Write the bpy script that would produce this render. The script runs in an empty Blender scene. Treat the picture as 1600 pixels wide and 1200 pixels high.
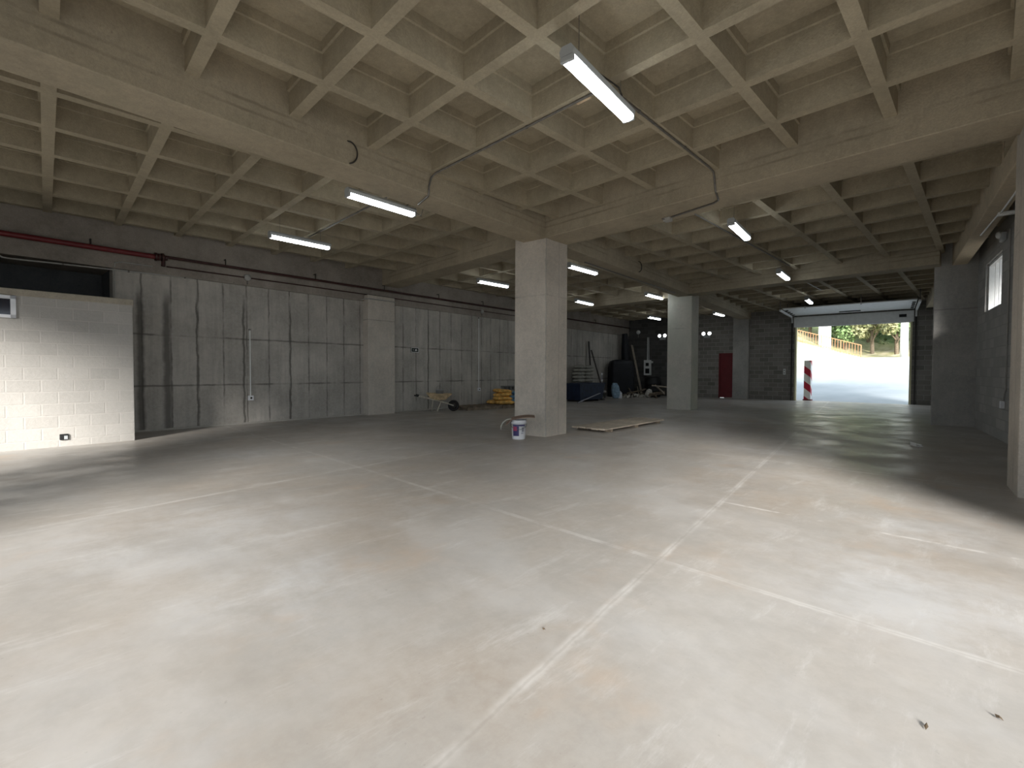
import bpy, math, random
from mathutils import Vector, Matrix

random.seed(7)
scene = bpy.context.scene
COL = scene.collection

# ------------------------------------------------------------------ camera
cam_d = bpy.data.cameras.new('camera')
cam_d.sensor_fit = 'HORIZONTAL'
cam_d.sensor_width = 36.0
cam_d.lens = 735.0 / 1600.0 * 36.0
cam_d.clip_end = 400
cam = bpy.data.objects.new('camera', cam_d)
COL.objects.link(cam)
yaw, pitch, roll = math.radians(45.26), math.radians(-1.46), math.radians(-0.172)
fw = Vector((math.cos(yaw) * math.cos(pitch), math.sin(yaw) * math.cos(pitch), math.sin(pitch)))
rt = Vector((math.sin(yaw), -math.cos(yaw), 0))
dn = fw.cross(rt)
c_, s_ = math.cos(roll), math.sin(roll)
r2, d2 = c_ * rt + s_ * dn, -s_ * rt + c_ * dn
cam.matrix_world = Matrix(((r2.x, -d2.x, -fw.x, -6.27), (r2.y, -d2.y, -fw.y, -5.961),
                           (r2.z, -d2.z, -fw.z, 1.308), (0, 0, 0, 1)))
scene.camera = cam

# ------------------------------------------------------------------ world, sun, daylight through the openings
world = bpy.data.worlds.new('world')
scene.world = world
world.use_nodes = True
bg = world.node_tree.nodes['Background']
bg.inputs[0].default_value = (0.80, 0.90, 1.0, 1)
bg.inputs[1].default_value = 1.85

sun_d = bpy.data.lights.new('sun', 'SUN')
sun_d.energy = 8.5
sun_d.angle = math.radians(18.0)
sun_d.color = (1.0, 0.965, 0.915)
sun = bpy.data.objects.new('sun', sun_d)
COL.objects.link(sun)
sun.rotation_euler = Vector((0.69, 0.67, -0.405)).to_track_quat('-Z', 'Y').to_euler()


def area(name, loc, to, sx, sy, power, color):
    d = bpy.data.lights.new(name, 'AREA')
    d.shape = 'RECTANGLE'
    d.size, d.size_y = sx, sy
    d.energy = power
    d.color = color
    o = bpy.data.objects.new(name, d)
    COL.objects.link(o)
    o.location = loc
    o.rotation_euler = Vector(to).to_track_quat('-Z', 'Z').to_euler()
    return o


# portals: they emit nothing, they only tell the renderer where the sky enters
for q in (area('portal_rear', (-9.42, -2.6, 1.72), (1, 0, -0.0001), 12.0, 3.4, 1, (1, 1, 1)),
          area('portal_side', (-5.45, -7.83, 1.72), (-0.14, 1, -0.0001), 7.7, 3.4, 1, (1, 1, 1)),
          area('portal_garage', (19.35, -1.64, 1.72), (-1, -0.11, -0.0001), 4.1, 3.4, 1, (1, 1, 1))):
    q.data.cycles.is_portal = True

vs = scene.view_settings
vs.view_transform = 'Standard'
vs.look = 'None'
vs.exposure = 0.2
vs.gamma = 1.0
vs.use_curve_mapping = False


# ------------------------------------------------------------------ node helpers
class NT:
    def __init__(s, name):
        s.m = bpy.data.materials.new(name)
        s.m.use_nodes = True
        s.t = s.m.node_tree
        s.b = s.t.nodes['Principled BSDF']
        s.co = None

    def n(s, kind, **kw):
        nd = s.t.nodes.new(kind)
        for k, v in kw.items():
            if k.startswith('_'):
                setattr(nd, k[1:], v)
            else:
                key = int(k[1:]) if k[0] == 'i' and k[1:].isdigit() else k.replace('__', ' ')
                s.put(nd.inputs[key], v)
        return nd

    def put(s, sock, v):
        if hasattr(v, 'is_output'):
            s.t.links.new(v, sock)
        elif isinstance(v, bpy.types.Node):
            s.t.links.new(v.outputs[0], sock)
        else:
            sock.default_value = v

    def coord(s):
        if s.co is None:
            s.co = s.n('ShaderNodeTexCoord').outputs['Object']
        return s.co

    def math(s, op, a, b=0.0, c=None, clamp=False):
        nd = s.n('ShaderNodeMath', _operation=op, _use_clamp=clamp)
        s.put(nd.inputs[0], a)
        s.put(nd.inputs[1], b)
        if c is not None:
            s.put(nd.inputs[2], c)
        return nd.outputs[0]

    def noise(s, scale, detail=4, rough=0.6, stretch=(1, 1, 1), shift=(0, 0, 0)):
        mp = s.n('ShaderNodeMapping')
        s.put(mp.inputs[0], s.coord())
        mp.inputs['Location'].default_value = shift
        mp.inputs['Scale'].default_value = stretch
        nd = s.n('ShaderNodeTexNoise', Scale=scale, Detail=detail, Roughness=rough)
        s.put(nd.inputs['Vector'], mp.outputs[0])
        return nd.outputs[0]

    def ramp(s, v, a, b, lo=0.0, hi=1.0):
        nd = s.n('ShaderNodeMapRange', _interpolation_type='SMOOTHSTEP')
        for i, q in enumerate((v, a, b, lo, hi)):
            s.put(nd.inputs[i], q)
        return nd.outputs[0]

    def mix(s, f, a, b, mode='MIX'):
        nd = s.n('ShaderNodeMix', _data_type='RGBA', _blend_type=mode)
        s.put(nd.inputs[0], f)
        s.put(nd.inputs[6], a)
        s.put(nd.inputs[7], b)
        return nd.outputs[2]

    def xyz(s):
        nd = s.n('ShaderNodeSeparateXYZ')
        s.put(nd.inputs[0], s.coord())
        return nd.outputs

    def line(s, v, period, width, soft=2.0, off=0.0):
        """1 on lines every `period` of v, 0 elsewhere."""
        u = s.math('ADD', v, off)
        u = s.math('DIVIDE', u, period)
        u = s.math('FRACT', s.math('ADD', u, 0.5))
        u = s.math('ABSOLUTE', s.math('SUBTRACT', u, 0.5))
        u = s.math('MULTIPLY', u, period)
        return s.ramp(u, width * soft, width * 0.4, 0, 1)

    def at(s, v, pos, width, soft=2.0):
        u = s.math('ABSOLUTE', s.math('SUBTRACT', v, pos))
        return s.ramp(u, width * soft, width * 0.4, 0, 1)

    def bump(s, h, strength=0.3, dist=0.02):
        nd = s.n('ShaderNodeBump', Strength=strength, Distance=dist)
        s.put(nd.inputs['Height'], h)
        s.put(s.b.inputs['Normal'], nd.outputs[0])

    def out(s, col, rough=0.85, spec=0.3, metal=0.0):
        s.put(s.b.inputs['Base Color'], col)
        s.put(s.b.inputs['Roughness'], rough)
        s.b.inputs['Specular IOR Level'].default_value = spec
        s.b.inputs['Metallic'].default_value = metal
        return s.m


def C4(c, k=1.0):
    return (c[0] * k, c[1] * k, c[2] * k, 1)


def plain(name, c, rough=0.6, metal=0.0, spec=0.4, var=0.0, scale=8):
    t = NT(name)
    if var:
        f = t.ramp(t.noise(scale, 5), 0.3, 0.7)
        return t.out(t.mix(f, C4(c, 1 - var), C4(c, 1 + var)), rough, spec, metal)
    return t.out(C4(c), rough, spec, metal)


def emit(name, c, strength):
    t = NT(name)
    t.b.inputs['Emission Color'].default_value = C4(c)
    t.b.inputs['Emission Strength'].default_value = strength
    return t.out(C4((0.9, 0.9, 0.9)), 0.4)


def concrete(name, c, boards=None, seam_z=(), blotch=0.28, tint=None):
    t = NT(name)
    big = t.ramp(t.noise(0.9, 5, 0.65), 0.32, 0.68)
    fine = t.ramp(t.noise(14, 6, 0.7), 0.25, 0.75)
    streak = t.ramp(t.noise(3.0, 4, 0.6, (1.6, 1.6, 0.35)), 0.35, 0.7)
    col = t.mix(big, C4(c, 1 - blotch), C4(c, 1 + blotch * 0.6))
    col = t.mix(t.math('MULTIPLY', streak, 0.35), col, C4(c, 0.72))
    col = t.mix(t.math('MULTIPLY', fine, 0.45), col, C4((c[0] * 1.35, c[1] * 1.3, c[2] * 1.25)))
    grain = t.ramp(t.noise(45, 4, 0.75), 0.3, 0.7)
    col = t.mix(t.math('MULTIPLY', grain, 0.35), col, C4(c, 0.62))
    moss = t.ramp(t.noise(1.9, 5, 0.7, shift=(5, 2, 8)), 0.5, 0.72)
    col = t.mix(t.math('MULTIPLY', moss, 0.3), col, C4((c[0] * 0.62, c[1] * 0.68, c[2] * 0.66)))
    if tint:
        g = t.math('MULTIPLY', t.ramp(t.noise(0.7, 3), 0.4, 0.65), 0.6)
        col = t.mix(g, col, C4(tint))
    if seam_z:
        x, y, z = t.xyz()
        w = t.math('ADD', z, t.math('MULTIPLY', t.noise(2.5, 3), 0.05))
        for q in seam_z:
            ln = t.at(w, q + 0.025, 0.012)
            col = t.mix(t.math('MULTIPLY', t.math('MULTIPLY', ln, t.ramp(t.noise(1.3, 3), 0.35, 0.65, 0.05, 0.8)), 0.65), col, C4(c, 0.4))
    if 2.86 in seam_z:
        ln = t.at(t.math('ADD', x, t.math('MULTIPLY', t.noise(4, 3), 0.02)), 1.31, 0.006)
        col = t.mix(t.math('MULTIPLY', ln, 0.5), col, C4(c, 0.4))
    pits = t.ramp(t.noise(26, 2, 0.5), 0.70, 0.78)
    col = t.mix(t.math('MULTIPLY', pits, 0.5), col, C4(c, 0.45))
    t.bump(grain, 0.35, 0.008)
    return t.out(col, 0.9, 0.2)


def formwork(name, c, stains=()):
    """cast wall: x runs along the wall, z up; panel joints and rusty streaks"""
    t = NT(name)
    x, y, z = t.xyz()
    big = t.ramp(t.noise(0.8, 5, 0.65), 0.3, 0.7)
    streak = t.ramp(t.noise(3.2, 5, 0.65, (2.2, 1, 0.22)), 0.38, 0.7)
    fine = t.ramp(t.noise(16, 5, 0.7), 0.3, 0.7)
    col = t.mix(big, C4(c, 0.72), C4(c, 1.15))
    col = t.mix(t.math('MULTIPLY', streak, 0.45), col, C4(c, 0.55))
    col = t.mix(t.math('MULTIPLY', fine, 0.25), col, C4(c, 1.35))
    wob = t.math('MULTIPLY', t.math('SUBTRACT', t.noise(3, 3), 0.5), 0.05)
    br = t.ramp(t.noise(1.7, 3, 0.6), 0.35, 0.6, 0.15, 1.0)
    v = t.line(t.math('ADD', x, wob), 0.525, 0.014)
    col = t.mix(t.math('MULTIPLY', t.math('MULTIPLY', v, br), 0.75), col, C4(c, 0.28))
    zz = t.math('ADD', z, wob)
    for q in (0.98, 2.10):
        ln = t.at(zz, q, 0.016)
        col = t.mix(t.math('MULTIPLY', t.math('MULTIPLY', ln, br), 0.75), col, C4(c, 0.28))
    for sx, sw in stains:
        ln = t.at(t.math('ADD', x, t.math('MULTIPLY', wob, 2.0)), sx, sw)
        ln = t.math('MULTIPLY', ln, t.ramp(z, 3.25, 2.7, 0, 1))
        col = t.mix(t.math('MULTIPLY', ln, 0.75), col, C4(c, 0.2))
    t.bump(fine, 0.25, 0.01)
    return t.out(col, 0.92, 0.15)


def blocks(name, c, mortar, mk=0.7, var=0.22, off=(0, 0)):
    t = NT(name)
    x, y, z = t.xyz()
    cb = t.n('ShaderNodeCombineXYZ')
    t.put(cb.inputs[0], t.math('ADD', x, off[0]))
    t.put(cb.inputs[1], t.math('ADD', z, off[1]))
    br = t.n('ShaderNodeTexBrick', Scale=1.0, Mortar__Size=0.011, Mortar__Smooth=0.3, Brick__Width=0.41, Row__Height=0.205)
    br.offset = 0.5
    t.put(br.inputs['Vector'], cb.outputs[0])
    br.inputs['Color1'].default_value = C4(c, 1 - var)
    br.inputs['Color2'].default_value = C4(c, 1 + var)
    br.inputs['Mortar'].default_value = C4(c)
    big = t.ramp(t.noise(1.3, 5, 0.6), 0.3, 0.7)
    fine = t.ramp(t.noise(22, 4, 0.7), 0.3, 0.7)
    col = t.mix(t.math('MULTIPLY', big, 0.4), br.outputs[0], C4(c, 0.78))
    col = t.mix(t.math('MULTIPLY', fine, 0.22), col, C4(c, 1.3))
    col = t.mix(t.math('MULTIPLY', br.outputs[1], mk), col, C4(mortar))
    hh = t.math('SUBTRACT', t.math('MULTIPLY', fine, 0.3), br.outputs[1])
    t.bump(hh, 0.5, 0.012)
    return t.out(col, 0.92, 0.15)


def floor_material():
    t = NT('polished_concrete_floor')
    x, y, z = t.xyz()
    c = (0.47, 0.42, 0.365)
    big = t.ramp(t.noise(0.33, 5, 0.62), 0.32, 0.68)
    mid = t.ramp(t.noise(1.0, 7, 0.70, (0.8, 1.25, 1), (3, 1, 0)), 0.36, 0.66)
    fine = t.ramp(t.noise(10, 7, 0.75), 0.28, 0.72)
    col = t.mix(big, C4((0.355, 0.305, 0.255)), C4((0.405, 0.385, 0.36)))
    col = t.mix(t.math('MULTIPLY', mid, 0.6), col, C4((0.35, 0.335, 0.315)))
    pale = t.ramp(t.noise(0.55, 6, 0.66, (1.15, 0.8, 1), (7.3, 2.1, 0)), 0.50, 0.66)
    spots = None
    for px, py, rad in ((-2.7, -5.6, 1.1), (-5.55, -1.5, 1.7), (-5.3, -2.9, 0.9), (-1.2, -5.6, 0.9), (2.5, -3.4, 0.9), (-4.0, 2.1, 0.8)):
        d = t.math('SQRT', t.math('ADD', t.math('POWER', t.math('SUBTRACT', x, px), 2.0), t.math('POWER', t.math('SUBTRACT', y, py), 2.0)))
        q = t.ramp(d, rad, rad * 0.2, 0, 1)
        spots = q if spots is None else t.math('MAXIMUM', spots, q)
    pale = t.math('MULTIPLY', t.math('ADD', t.math('MULTIPLY', pale, 0.35), t.math('MULTIPLY', spots, t.ramp(t.noise(1.2, 8, 0.74, shift=(1, 7, 0)), 0.36, 0.62, 0.1, 0.8))), 0.9, clamp=True)
    col = t.mix(t.math('MULTIPLY', pale, 0.75), col, C4((0.60, 0.61, 0.625)))
    col = t.mix(t.math('MULTIPLY', fine, 0.38), col, C4((0.50, 0.475, 0.44)))
    sweep = t.ramp(t.noise(2.2, 8, 0.76, (0.45, 1.9, 1), (1, 9, 0)), 0.52, 0.70)
    col = t.mix(t.math('MULTIPLY', sweep, 0.35), col, C4((0.68, 0.68, 0.67)))
    smear = t.ramp(t.noise(1.0, 7, 0.7, (1.3, 0.8, 1), (5, 3, 0)), 0.45, 0.68)
    col = t.mix(t.math('MULTIPLY', smear, 0.5), col, C4((0.33, 0.31, 0.285)))
    rust = t.ramp(t.noise(0.9, 5, 0.65, shift=(2, 5, 0)), 0.55, 0.75)
    dots = t.ramp(t.noise(34, 2, 0.5, shift=(8, 8, 0)), 0.71, 0.77)
    col = t.mix(t.math('MULTIPLY', dots, 0.3), col, C4((0.22, 0.20, 0.18)))
    col = t.mix(t.math('MULTIPLY', rust, 0.55), col, C4((0.45, 0.35, 0.265)))
    # saw cuts
    wob = t.math('MULTIPLY', t.math('SUBTRACT', t.noise(5, 4, 0.7), 0.5), 0.03)
    br = t.ramp(t.noise(2.2, 4, 0.7), 0.36, 0.62, 0.1, 1.0)
    u = t.math('SUBTRACT', y, t.math('MULTIPLY', x, 0.155))
    for v, pos, per, wid in ((t.math('ADD', u, wob), -3.87, 4.45, 0.018), (t.math('ADD', x, wob), -3.25, 4.6, 0.016)):
        halo = t.line(v, per, wid * 1.2, off=-pos)
        col = t.mix(t.math('MULTIPLY', t.math('MULTIPLY', halo, br), 0.5), col, C4((0.68, 0.665, 0.64)))
        core = t.line(v, per, 0.006, off=-pos)
        col = t.mix(t.math('MULTIPLY', core, 0.22), col, C4((0.25, 0.22, 0.19)))
    v = t.math('ADD', x, wob)
    ln = t.math('MULTIPLY', t.at(v, -1.42, 0.016), t.ramp(y, -4.0, -4.3, 0, 1))
    br = t.ramp(t.noise(3.5, 3, 0.6, shift=(3, 3, 0)), 0.48, 0.58, 0.0, 1.0)
    col = t.mix(t.math('MULTIPLY', t.math('MULTIPLY', ln, br), 0.6), col, C4((0.66, 0.64, 0.61)))
    rough = t.ramp(t.noise(1.3, 4, 0.6, shift=(4, 4, 0)), 0.3, 0.7, 0.29, 0.50)
    t.bump(t.noise(3, 3, 0.5), 0.05, 0.02)
    return t.out(col, rough, 0.38)


M = {}
M['floor'] = floor_material()
M['ceiling'] = concrete('ceiling_concrete', (0.42, 0.368, 0.272), blotch=0.2)
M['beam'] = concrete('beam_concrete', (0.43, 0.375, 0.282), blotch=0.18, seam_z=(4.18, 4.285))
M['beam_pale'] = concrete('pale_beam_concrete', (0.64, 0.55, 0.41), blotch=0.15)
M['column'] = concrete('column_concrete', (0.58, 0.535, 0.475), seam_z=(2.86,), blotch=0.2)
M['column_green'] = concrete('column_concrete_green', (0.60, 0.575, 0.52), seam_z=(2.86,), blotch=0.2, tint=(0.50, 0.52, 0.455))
M['wall_left'] = formwork('cast_wall', (0.47, 0.442, 0.40), ((4.70, 0.05), (5.17, 0.055), (5.75, 0.015), (6.75, 0.02), (7.9, 0.015), (12.6, 0.02)))
M['band'] = concrete('cast_band', (0.33, 0.295, 0.26), blotch=0.35)
M['wall_recess'] = concrete('recess_shade_concrete', (0.10, 0.105, 0.11), blotch=0.2)  # dark colour stands in for the shade over the block room
M['block_pale'] = blocks('pale_blocks', (0.45, 0.43, 0.40), (0.53, 0.505, 0.47), 0.5, 0.07, (0.1, 0.08))
M['block_cap'] = concrete('cap_concrete', (0.42, 0.38, 0.31), blotch=0.2)
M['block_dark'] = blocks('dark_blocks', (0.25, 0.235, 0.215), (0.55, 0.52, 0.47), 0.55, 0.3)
M['block_right'] = blocks('grey_blocks', (0.42, 0.415, 0.40), (0.34, 0.335, 0.325), 0.6, 0.16)
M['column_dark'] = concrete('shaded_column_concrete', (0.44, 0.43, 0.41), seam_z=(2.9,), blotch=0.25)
M['rear'] = concrete('rear_concrete', (0.4, 0.37, 0.33))
M['mortar'] = concrete('mortar_fillet', (0.46, 0.44, 0.40))
M['white_paint'] = plain('white_paint', (0.84, 0.85, 0.84), 0.45, var=0.05)
M['white_plastic'] = plain('white_plastic', (0.82, 0.83, 0.86), 0.35)
M['grey_plastic'] = plain('grey_plastic', (0.42, 0.44, 0.45), 0.45)
M['galv'] = plain('galvanised_steel', (0.19, 0.18, 0.165), 0.42, 0.4, var=0.15, scale=20)
M['pvc'] = plain('grey_conduit', (0.40, 0.39, 0.37), 0.55, var=0.1)
M['dark_steel'] = plain('dark_steel', (0.05, 0.045, 0.04), 0.5, 0.3, var=0.2)
M['black'] = plain('black_plastic', (0.012, 0.012, 0.013), 0.55)
M['red_pipe'] = plain('red_pipe_paint', (0.16, 0.022, 0.025), 0.4, var=0.15)
M['red_pipe_dark'] = plain('dark_red_pipe_paint', (0.05, 0.018, 0.016), 0.5, var=0.2)
M['red_door'] = plain('red_door_paint', (0.17, 0.015, 0.020), 0.45, var=0.08)
M['tube'] = emit('lamp_diffuser', (0.90, 0.97, 1.0), 12.0)
M['spot'] = emit('spot_lens', (0.95, 0.98, 1.0), 5.0)
M['sign_dark'] = plain('dark_sign', (0.012, 0.02, 0.016), 0.4)
M['sign_white'] = plain('sign_white', (0.75, 0.76, 0.74), 0.5)
M['wood'] = plain('pale_wood', (0.46, 0.40, 0.325), 0.75, var=0.25, scale=6)
M['wood_old'] = plain('old_wood', (0.22, 0.175, 0.13), 0.8, var=0.35, scale=6)
M['wood_end'] = plain('fresh_wood', (0.58, 0.44, 0.29), 0.75, var=0.15)
M['cardboard'] = plain('brown_board', (0.25, 0.175, 0.135), 0.85, var=0.15)
M['yellow'] = plain('yellow_sack', (0.72, 0.42, 0.11), 0.6, var=0.45, scale=7)
M['blue_sack'] = plain('blue_sack', (0.14, 0.29, 0.46), 0.55, var=0.3, scale=9)
M['pale_sack'] = plain('pale_sack', (0.36, 0.35, 0.31), 0.8, var=0.25, scale=7)
M['light_blue'] = plain('light_blue_sack', (0.27, 0.40, 0.52), 0.6, var=0.3, scale=9)
M['navy'] = plain('navy_paint', (0.012, 0.022, 0.05), 0.5, var=0.3, scale=5)
M['tarp'] = plain('black_sheeting', (0.006, 0.007, 0.011), 0.55, var=0.4, scale=4)
M['grey_block'] = concrete('hollow_block', (0.27, 0.27, 0.26))
M['barrow'] = plain('barrow_paint', (0.55, 0.42, 0.25), 0.6, var=0.3, scale=10)
M['barrow_frame'] = plain('barrow_frame_paint', (0.55, 0.51, 0.42), 0.55, var=0.2)
M['label_blue'] = plain('label_blue', (0.05, 0.045, 0.15), 0.4)
M['label_red'] = plain('label_pink', (0.50, 0.07, 0.16), 0.4)
M['label_grey'] = plain('label_grey', (0.35, 0.35, 0.4), 0.4)
M['yellow_edge'] = plain('pale_jamb', (0.70, 0.66, 0.42), 0.5)
M['orange_rail'] = plain('orange_rail', (0.60, 0.27, 0.13), 0.5)
M['bark'] = plain('bark', (0.16, 0.125, 0.085), 0.9, var=0.3)
M['paper'] = plain('dry_leaf', (0.07, 0.05, 0.03), 0.9)
M['rubble'] = plain('broken_mortar', (0.58, 0.55, 0.50), 0.9, var=0.3, scale=12)
M['dark_glass'] = plain('dark_glass', (0.015, 0.015, 0.025), 0.08, spec=0.6)


def glass_mat():
    t = NT('window_glass')
    t.t.nodes.remove(t.b)
    tr = t.t.nodes.new('ShaderNodeBsdfTransparent')
    gl = t.t.nodes.new('ShaderNodeBsdfGlossy')
    gl.inputs['Roughness'].default_value = 0.03
    mx = t.t.nodes.new('ShaderNodeMixShader')
    mx.inputs[0].default_value = 0.08
    t.t.links.new(tr.outputs[0], mx.inputs[1])
    t.t.links.new(gl.outputs[0], mx.inputs[2])
    t.t.links.new(mx.outputs[0], t.t.nodes['Material Output'].inputs[0])
    return t.m


M['glass'] = glass_mat()


def stripes_mat():
    t = NT('red_white_stripes')
    x, y, z = t.xyz()
    v = t.math('SUBTRACT', z, t.math('MULTIPLY', t.math('SUBTRACT', y, x), 0.8))
    u = t.math('FRACT', t.math('DIVIDE', v, 0.72))
    f = t.math('GREATER_THAN', u, 0.53)
    return t.out(t.mix(f, C4((0.85, 0.84, 0.84)), C4((0.50, 0.025, 0.055))), 0.45)


M['stripes'] = stripes_mat()


def apron_mat():
    t = NT('outdoor_paving')
    x, y, z = t.xyz()
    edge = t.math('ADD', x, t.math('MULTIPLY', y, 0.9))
    f = t.ramp(edge, 32.6, 33.6)  # bluish darker zone near the door: building shade put into the colour
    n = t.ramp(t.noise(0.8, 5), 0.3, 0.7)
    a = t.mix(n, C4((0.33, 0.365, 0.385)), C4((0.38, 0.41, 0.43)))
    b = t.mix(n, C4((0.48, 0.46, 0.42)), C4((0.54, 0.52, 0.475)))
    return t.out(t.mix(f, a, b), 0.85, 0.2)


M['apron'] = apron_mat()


M['yard'] = plain('yard_paving', (0.16, 0.155, 0.14), 0.9, var=0.2, scale=1)


def bank_mat():
    t = NT('dry_grass_bank')
    n = t.ramp(t.noise(1.2, 6), 0.35, 0.65)
    x, y, z = t.xyz()
    g = t.mix(t.ramp(t.noise(2.5, 6, 0.8), 0.35, 0.62), C4((0.07, 0.12, 0.05)), C4((0.22, 0.29, 0.13)))
    c = t.mix(t.ramp(x, 47.0, 50.0), t.mix(n, C4((0.30, 0.29, 0.15)), C4((0.50, 0.44, 0.30))), g)
    return t.out(c, 0.95, 0.1)


M['bank'] = bank_mat()


def leaf_mat(name, a, b):
    t = NT(name)
    n = t.ramp(t.noise(1.4, 4), 0.3, 0.7)
    m = t.out(t.mix(n, C4(a), C4(b)), 0.7, 0.2)
    t.b.inputs['Transmission Weight'].default_value = 0.0
    return m


M['leaf1'] = leaf_mat('leaf_green', (0.11, 0.19, 0.07), (0.27, 0.37, 0.16))
M['leaf2'] = leaf_mat('leaf_pale', (0.22, 0.26, 0.12), (0.42, 0.40, 0.22))
M['leaf3'] = leaf_mat('leaf_dark', (0.06, 0.11, 0.05), (0.14, 0.21, 0.09))


# ------------------------------------------------------------------ mesh builder
class MB:
    def __init__(s):
        s.v, s.f, s.sm = [], [], []

    def add(s, vs_, fs, smooth=False):
        o = len(s.v)
        s.v += [tuple(p) for p in vs_]
        for q in fs:
            s.f.append([i + o for i in q])
            s.sm.append(smooth)
        return s

    def box(s, x0, x1, y0, y1, z0, z1):
        return s.prism([(x0, y0), (x1, y0), (x1, y1), (x0, y1)], z0, z1)

    def prism(s, q, z0, z1):
        n = len(q)
        vs_ = [(x, y, z0) for x, y in q] + [(x, y, z1) for x, y in q]
        fs = [list(range(n))[::-1], list(range(n, 2 * n))] + [[i, (i + 1) % n, n + (i + 1) % n, n + i] for i in range(n)]
        return s.add(vs_, fs)

    def obox(s, c, size, rz=0.0, rx=0.0, ry=0.0):
        m = Matrix.Translation(c) @ Matrix.Rotation(rz, 4, 'Z') @ Matrix.Rotation(ry, 4, 'Y') @ Matrix.Rotation(rx, 4, 'X')
        a, b, h = (q / 2 for q in size)
        vs_ = [m @ Vector((x, y, z)) for z in (-h, h) for x, y in ((-a, -b), (a, -b), (a, b), (-a, b))]
        return s.add(vs_, [[3, 2, 1, 0], [4, 5, 6, 7], [0, 1, 5, 4], [1, 2, 6, 5], [2, 3, 7, 6], [3, 0, 4, 7]])

    def tube(s, pts, r, seg=10, cap=True):
        pts = [Vector(p) for p in pts]
        rings = []
        up = None
        for i, p in enumerate(pts):
            d = (pts[min(i + 1, len(pts) - 1)] - pts[max(i - 1, 0)]).normalized()
            if up is None:
                up = Vector((0, 0, 1)) if abs(d.z) < 0.9 else Vector((1, 0, 0))
            a = d.cross(up)
            if a.length < 1e-4:
                a = d.cross(Vector((0.3, 0.9, 0.1)))
            a.normalize()
            b = d.cross(a).normalized()
            up = -b if (-b).dot(up) > b.dot(up) else b
            rr = r[i] if isinstance(r, (list, tuple)) else r
            rings.append([p + a * rr * math.cos(2 * math.pi * k / seg) + b * rr * math.sin(2 * math.pi * k / seg) for k in range(seg)])
        vs_ = [q for ring in rings for q in ring]
        fs = [[i * seg + k, i * seg + (k + 1) % seg, (i + 1) * seg + (k + 1) % seg, (i + 1) * seg + k]
              for i in range(len(pts) - 1) for k in range(seg)]
        s.add(vs_, fs, True)
        if cap:
            s.add(rings[0], [list(range(seg))])
            s.add(rings[-1], [list(range(seg))[::-1]])
        return s

    def lathe(s, prof, c=(0, 0, 0), seg=24, smooth=True, a0=0.0, a1=2 * math.pi):
        full = abs(a1 - a0 - 2 * math.pi) < 1e-6
        n = seg if full else seg + 1
        vs_ = []
        for r, z in prof:
            for k in range(n):
                a = a0 + (a1 - a0) * k / seg
                vs_.append((c[0] + r * math.cos(a), c[1] + r * math.sin(a), c[2] + z))
        fs = []
        for i in range(len(prof) - 1):
            for k in range(seg):
                k2 = (k + 1) % n
                fs.append([i * n + k, i * n + k2, (i + 1) * n + k2, (i + 1) * n + k])
        return s.add(vs_, fs, smooth)

    def ball(s, c, r, seg=12, rings=8):
        rx, ry, rz = r if isinstance(r, (tuple, list)) else (r, r, r)
        vs_, fs = [], []
        for i in range(rings + 1):
            t = math.pi * i / rings
            for k in range(seg):
                a = 2 * math.pi * k / seg
                vs_.append((c[0] + rx * math.sin(t) * math.cos(a), c[1] + ry * math.sin(t) * math.sin(a), c[2] + rz * math.cos(t)))
        for i in range(rings):
            for k in range(seg):
                fs.append([i * seg + k, (i + 1) * seg + k, (i + 1) * seg + (k + 1) % seg, i * seg + (k + 1) % seg])
        return s.add(vs_, fs, True)

    def pillow(s, c, size, rz=0.0, seed=0, tilt=(0.0, 0.0)):
        """a filled sack: superellipsoid with a few lumps"""
        rnd = random.Random(seed)
        m = Matrix.Translation(c) @ Matrix.Rotation(rz, 4, 'Z') @ Matrix.Rotation(tilt[0], 4, 'X') @ Matrix.Rotation(tilt[1], 4, 'Y')
        a, b, h = (q / 2 for q in size)
        ph = [rnd.uniform(0, 6) for _ in range(4)]
        seg, rings = 28, 14
        sp = lambda v, e: math.copysign(abs(v) ** e, v)
        vs_, fs = [], []
        for i in range(rings + 1):
            t = -math.pi / 2 + math.pi * i / rings
            for k in range(seg):
                u = 2 * math.pi * k / seg
                x = a * sp(math.cos(t), 0.7) * sp(math.cos(u), 0.45)
                y = b * sp(math.cos(t), 0.7) * sp(math.sin(u), 0.45)
                z = h * sp(math.sin(t), 0.8)
                w = 1 + 0.10 * math.sin(x * 11 / a + ph[0]) * math.sin(y * 7 / b + ph[1]) + 0.06 * math.sin(x * 5 / a + ph[2])
                vs_.append(m @ Vector((x * (1 + 0.02 * math.sin(u * 5 + ph[3])), y, z * w)))
        for i in range(rings):
            for k in range(seg):
                fs.append([i * seg + k, i * seg + (k + 1) % seg, (i + 1) * seg + (k + 1) % seg, (i + 1) * seg + k])
        return s.add(vs_, fs, True)

    def build(s, name, mat, parent=None, loc=None, rz=0.0, bevel=0.0):
        me = bpy.data.meshes.new(name)
        me.from_pydata(s.v, [], s.f)
        me.polygons.foreach_set('use_smooth', s.sm)
        me.materials.append(M[mat] if isinstance(mat, str) else mat)
        me.update()
        o = bpy.data.objects.new(name, me)
        COL.objects.link(o)
        if parent is not None:
            o.parent = parent
        if loc is not None:
            o.location = loc
            o.rotation_euler = (0, 0, rz)
        if bevel:
            b = o.modifiers.new('bevel', 'BEVEL')
            b.width = bevel
            b.segments = 2
            b.limit_method = 'ANGLE'
        return o


def tag(o, label, cat, group=None, kind=None):
    o['label'] = label
    o['category'] = cat
    if group:
        o['group'] = group
    if kind:
        o['kind'] = kind
    return o


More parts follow.
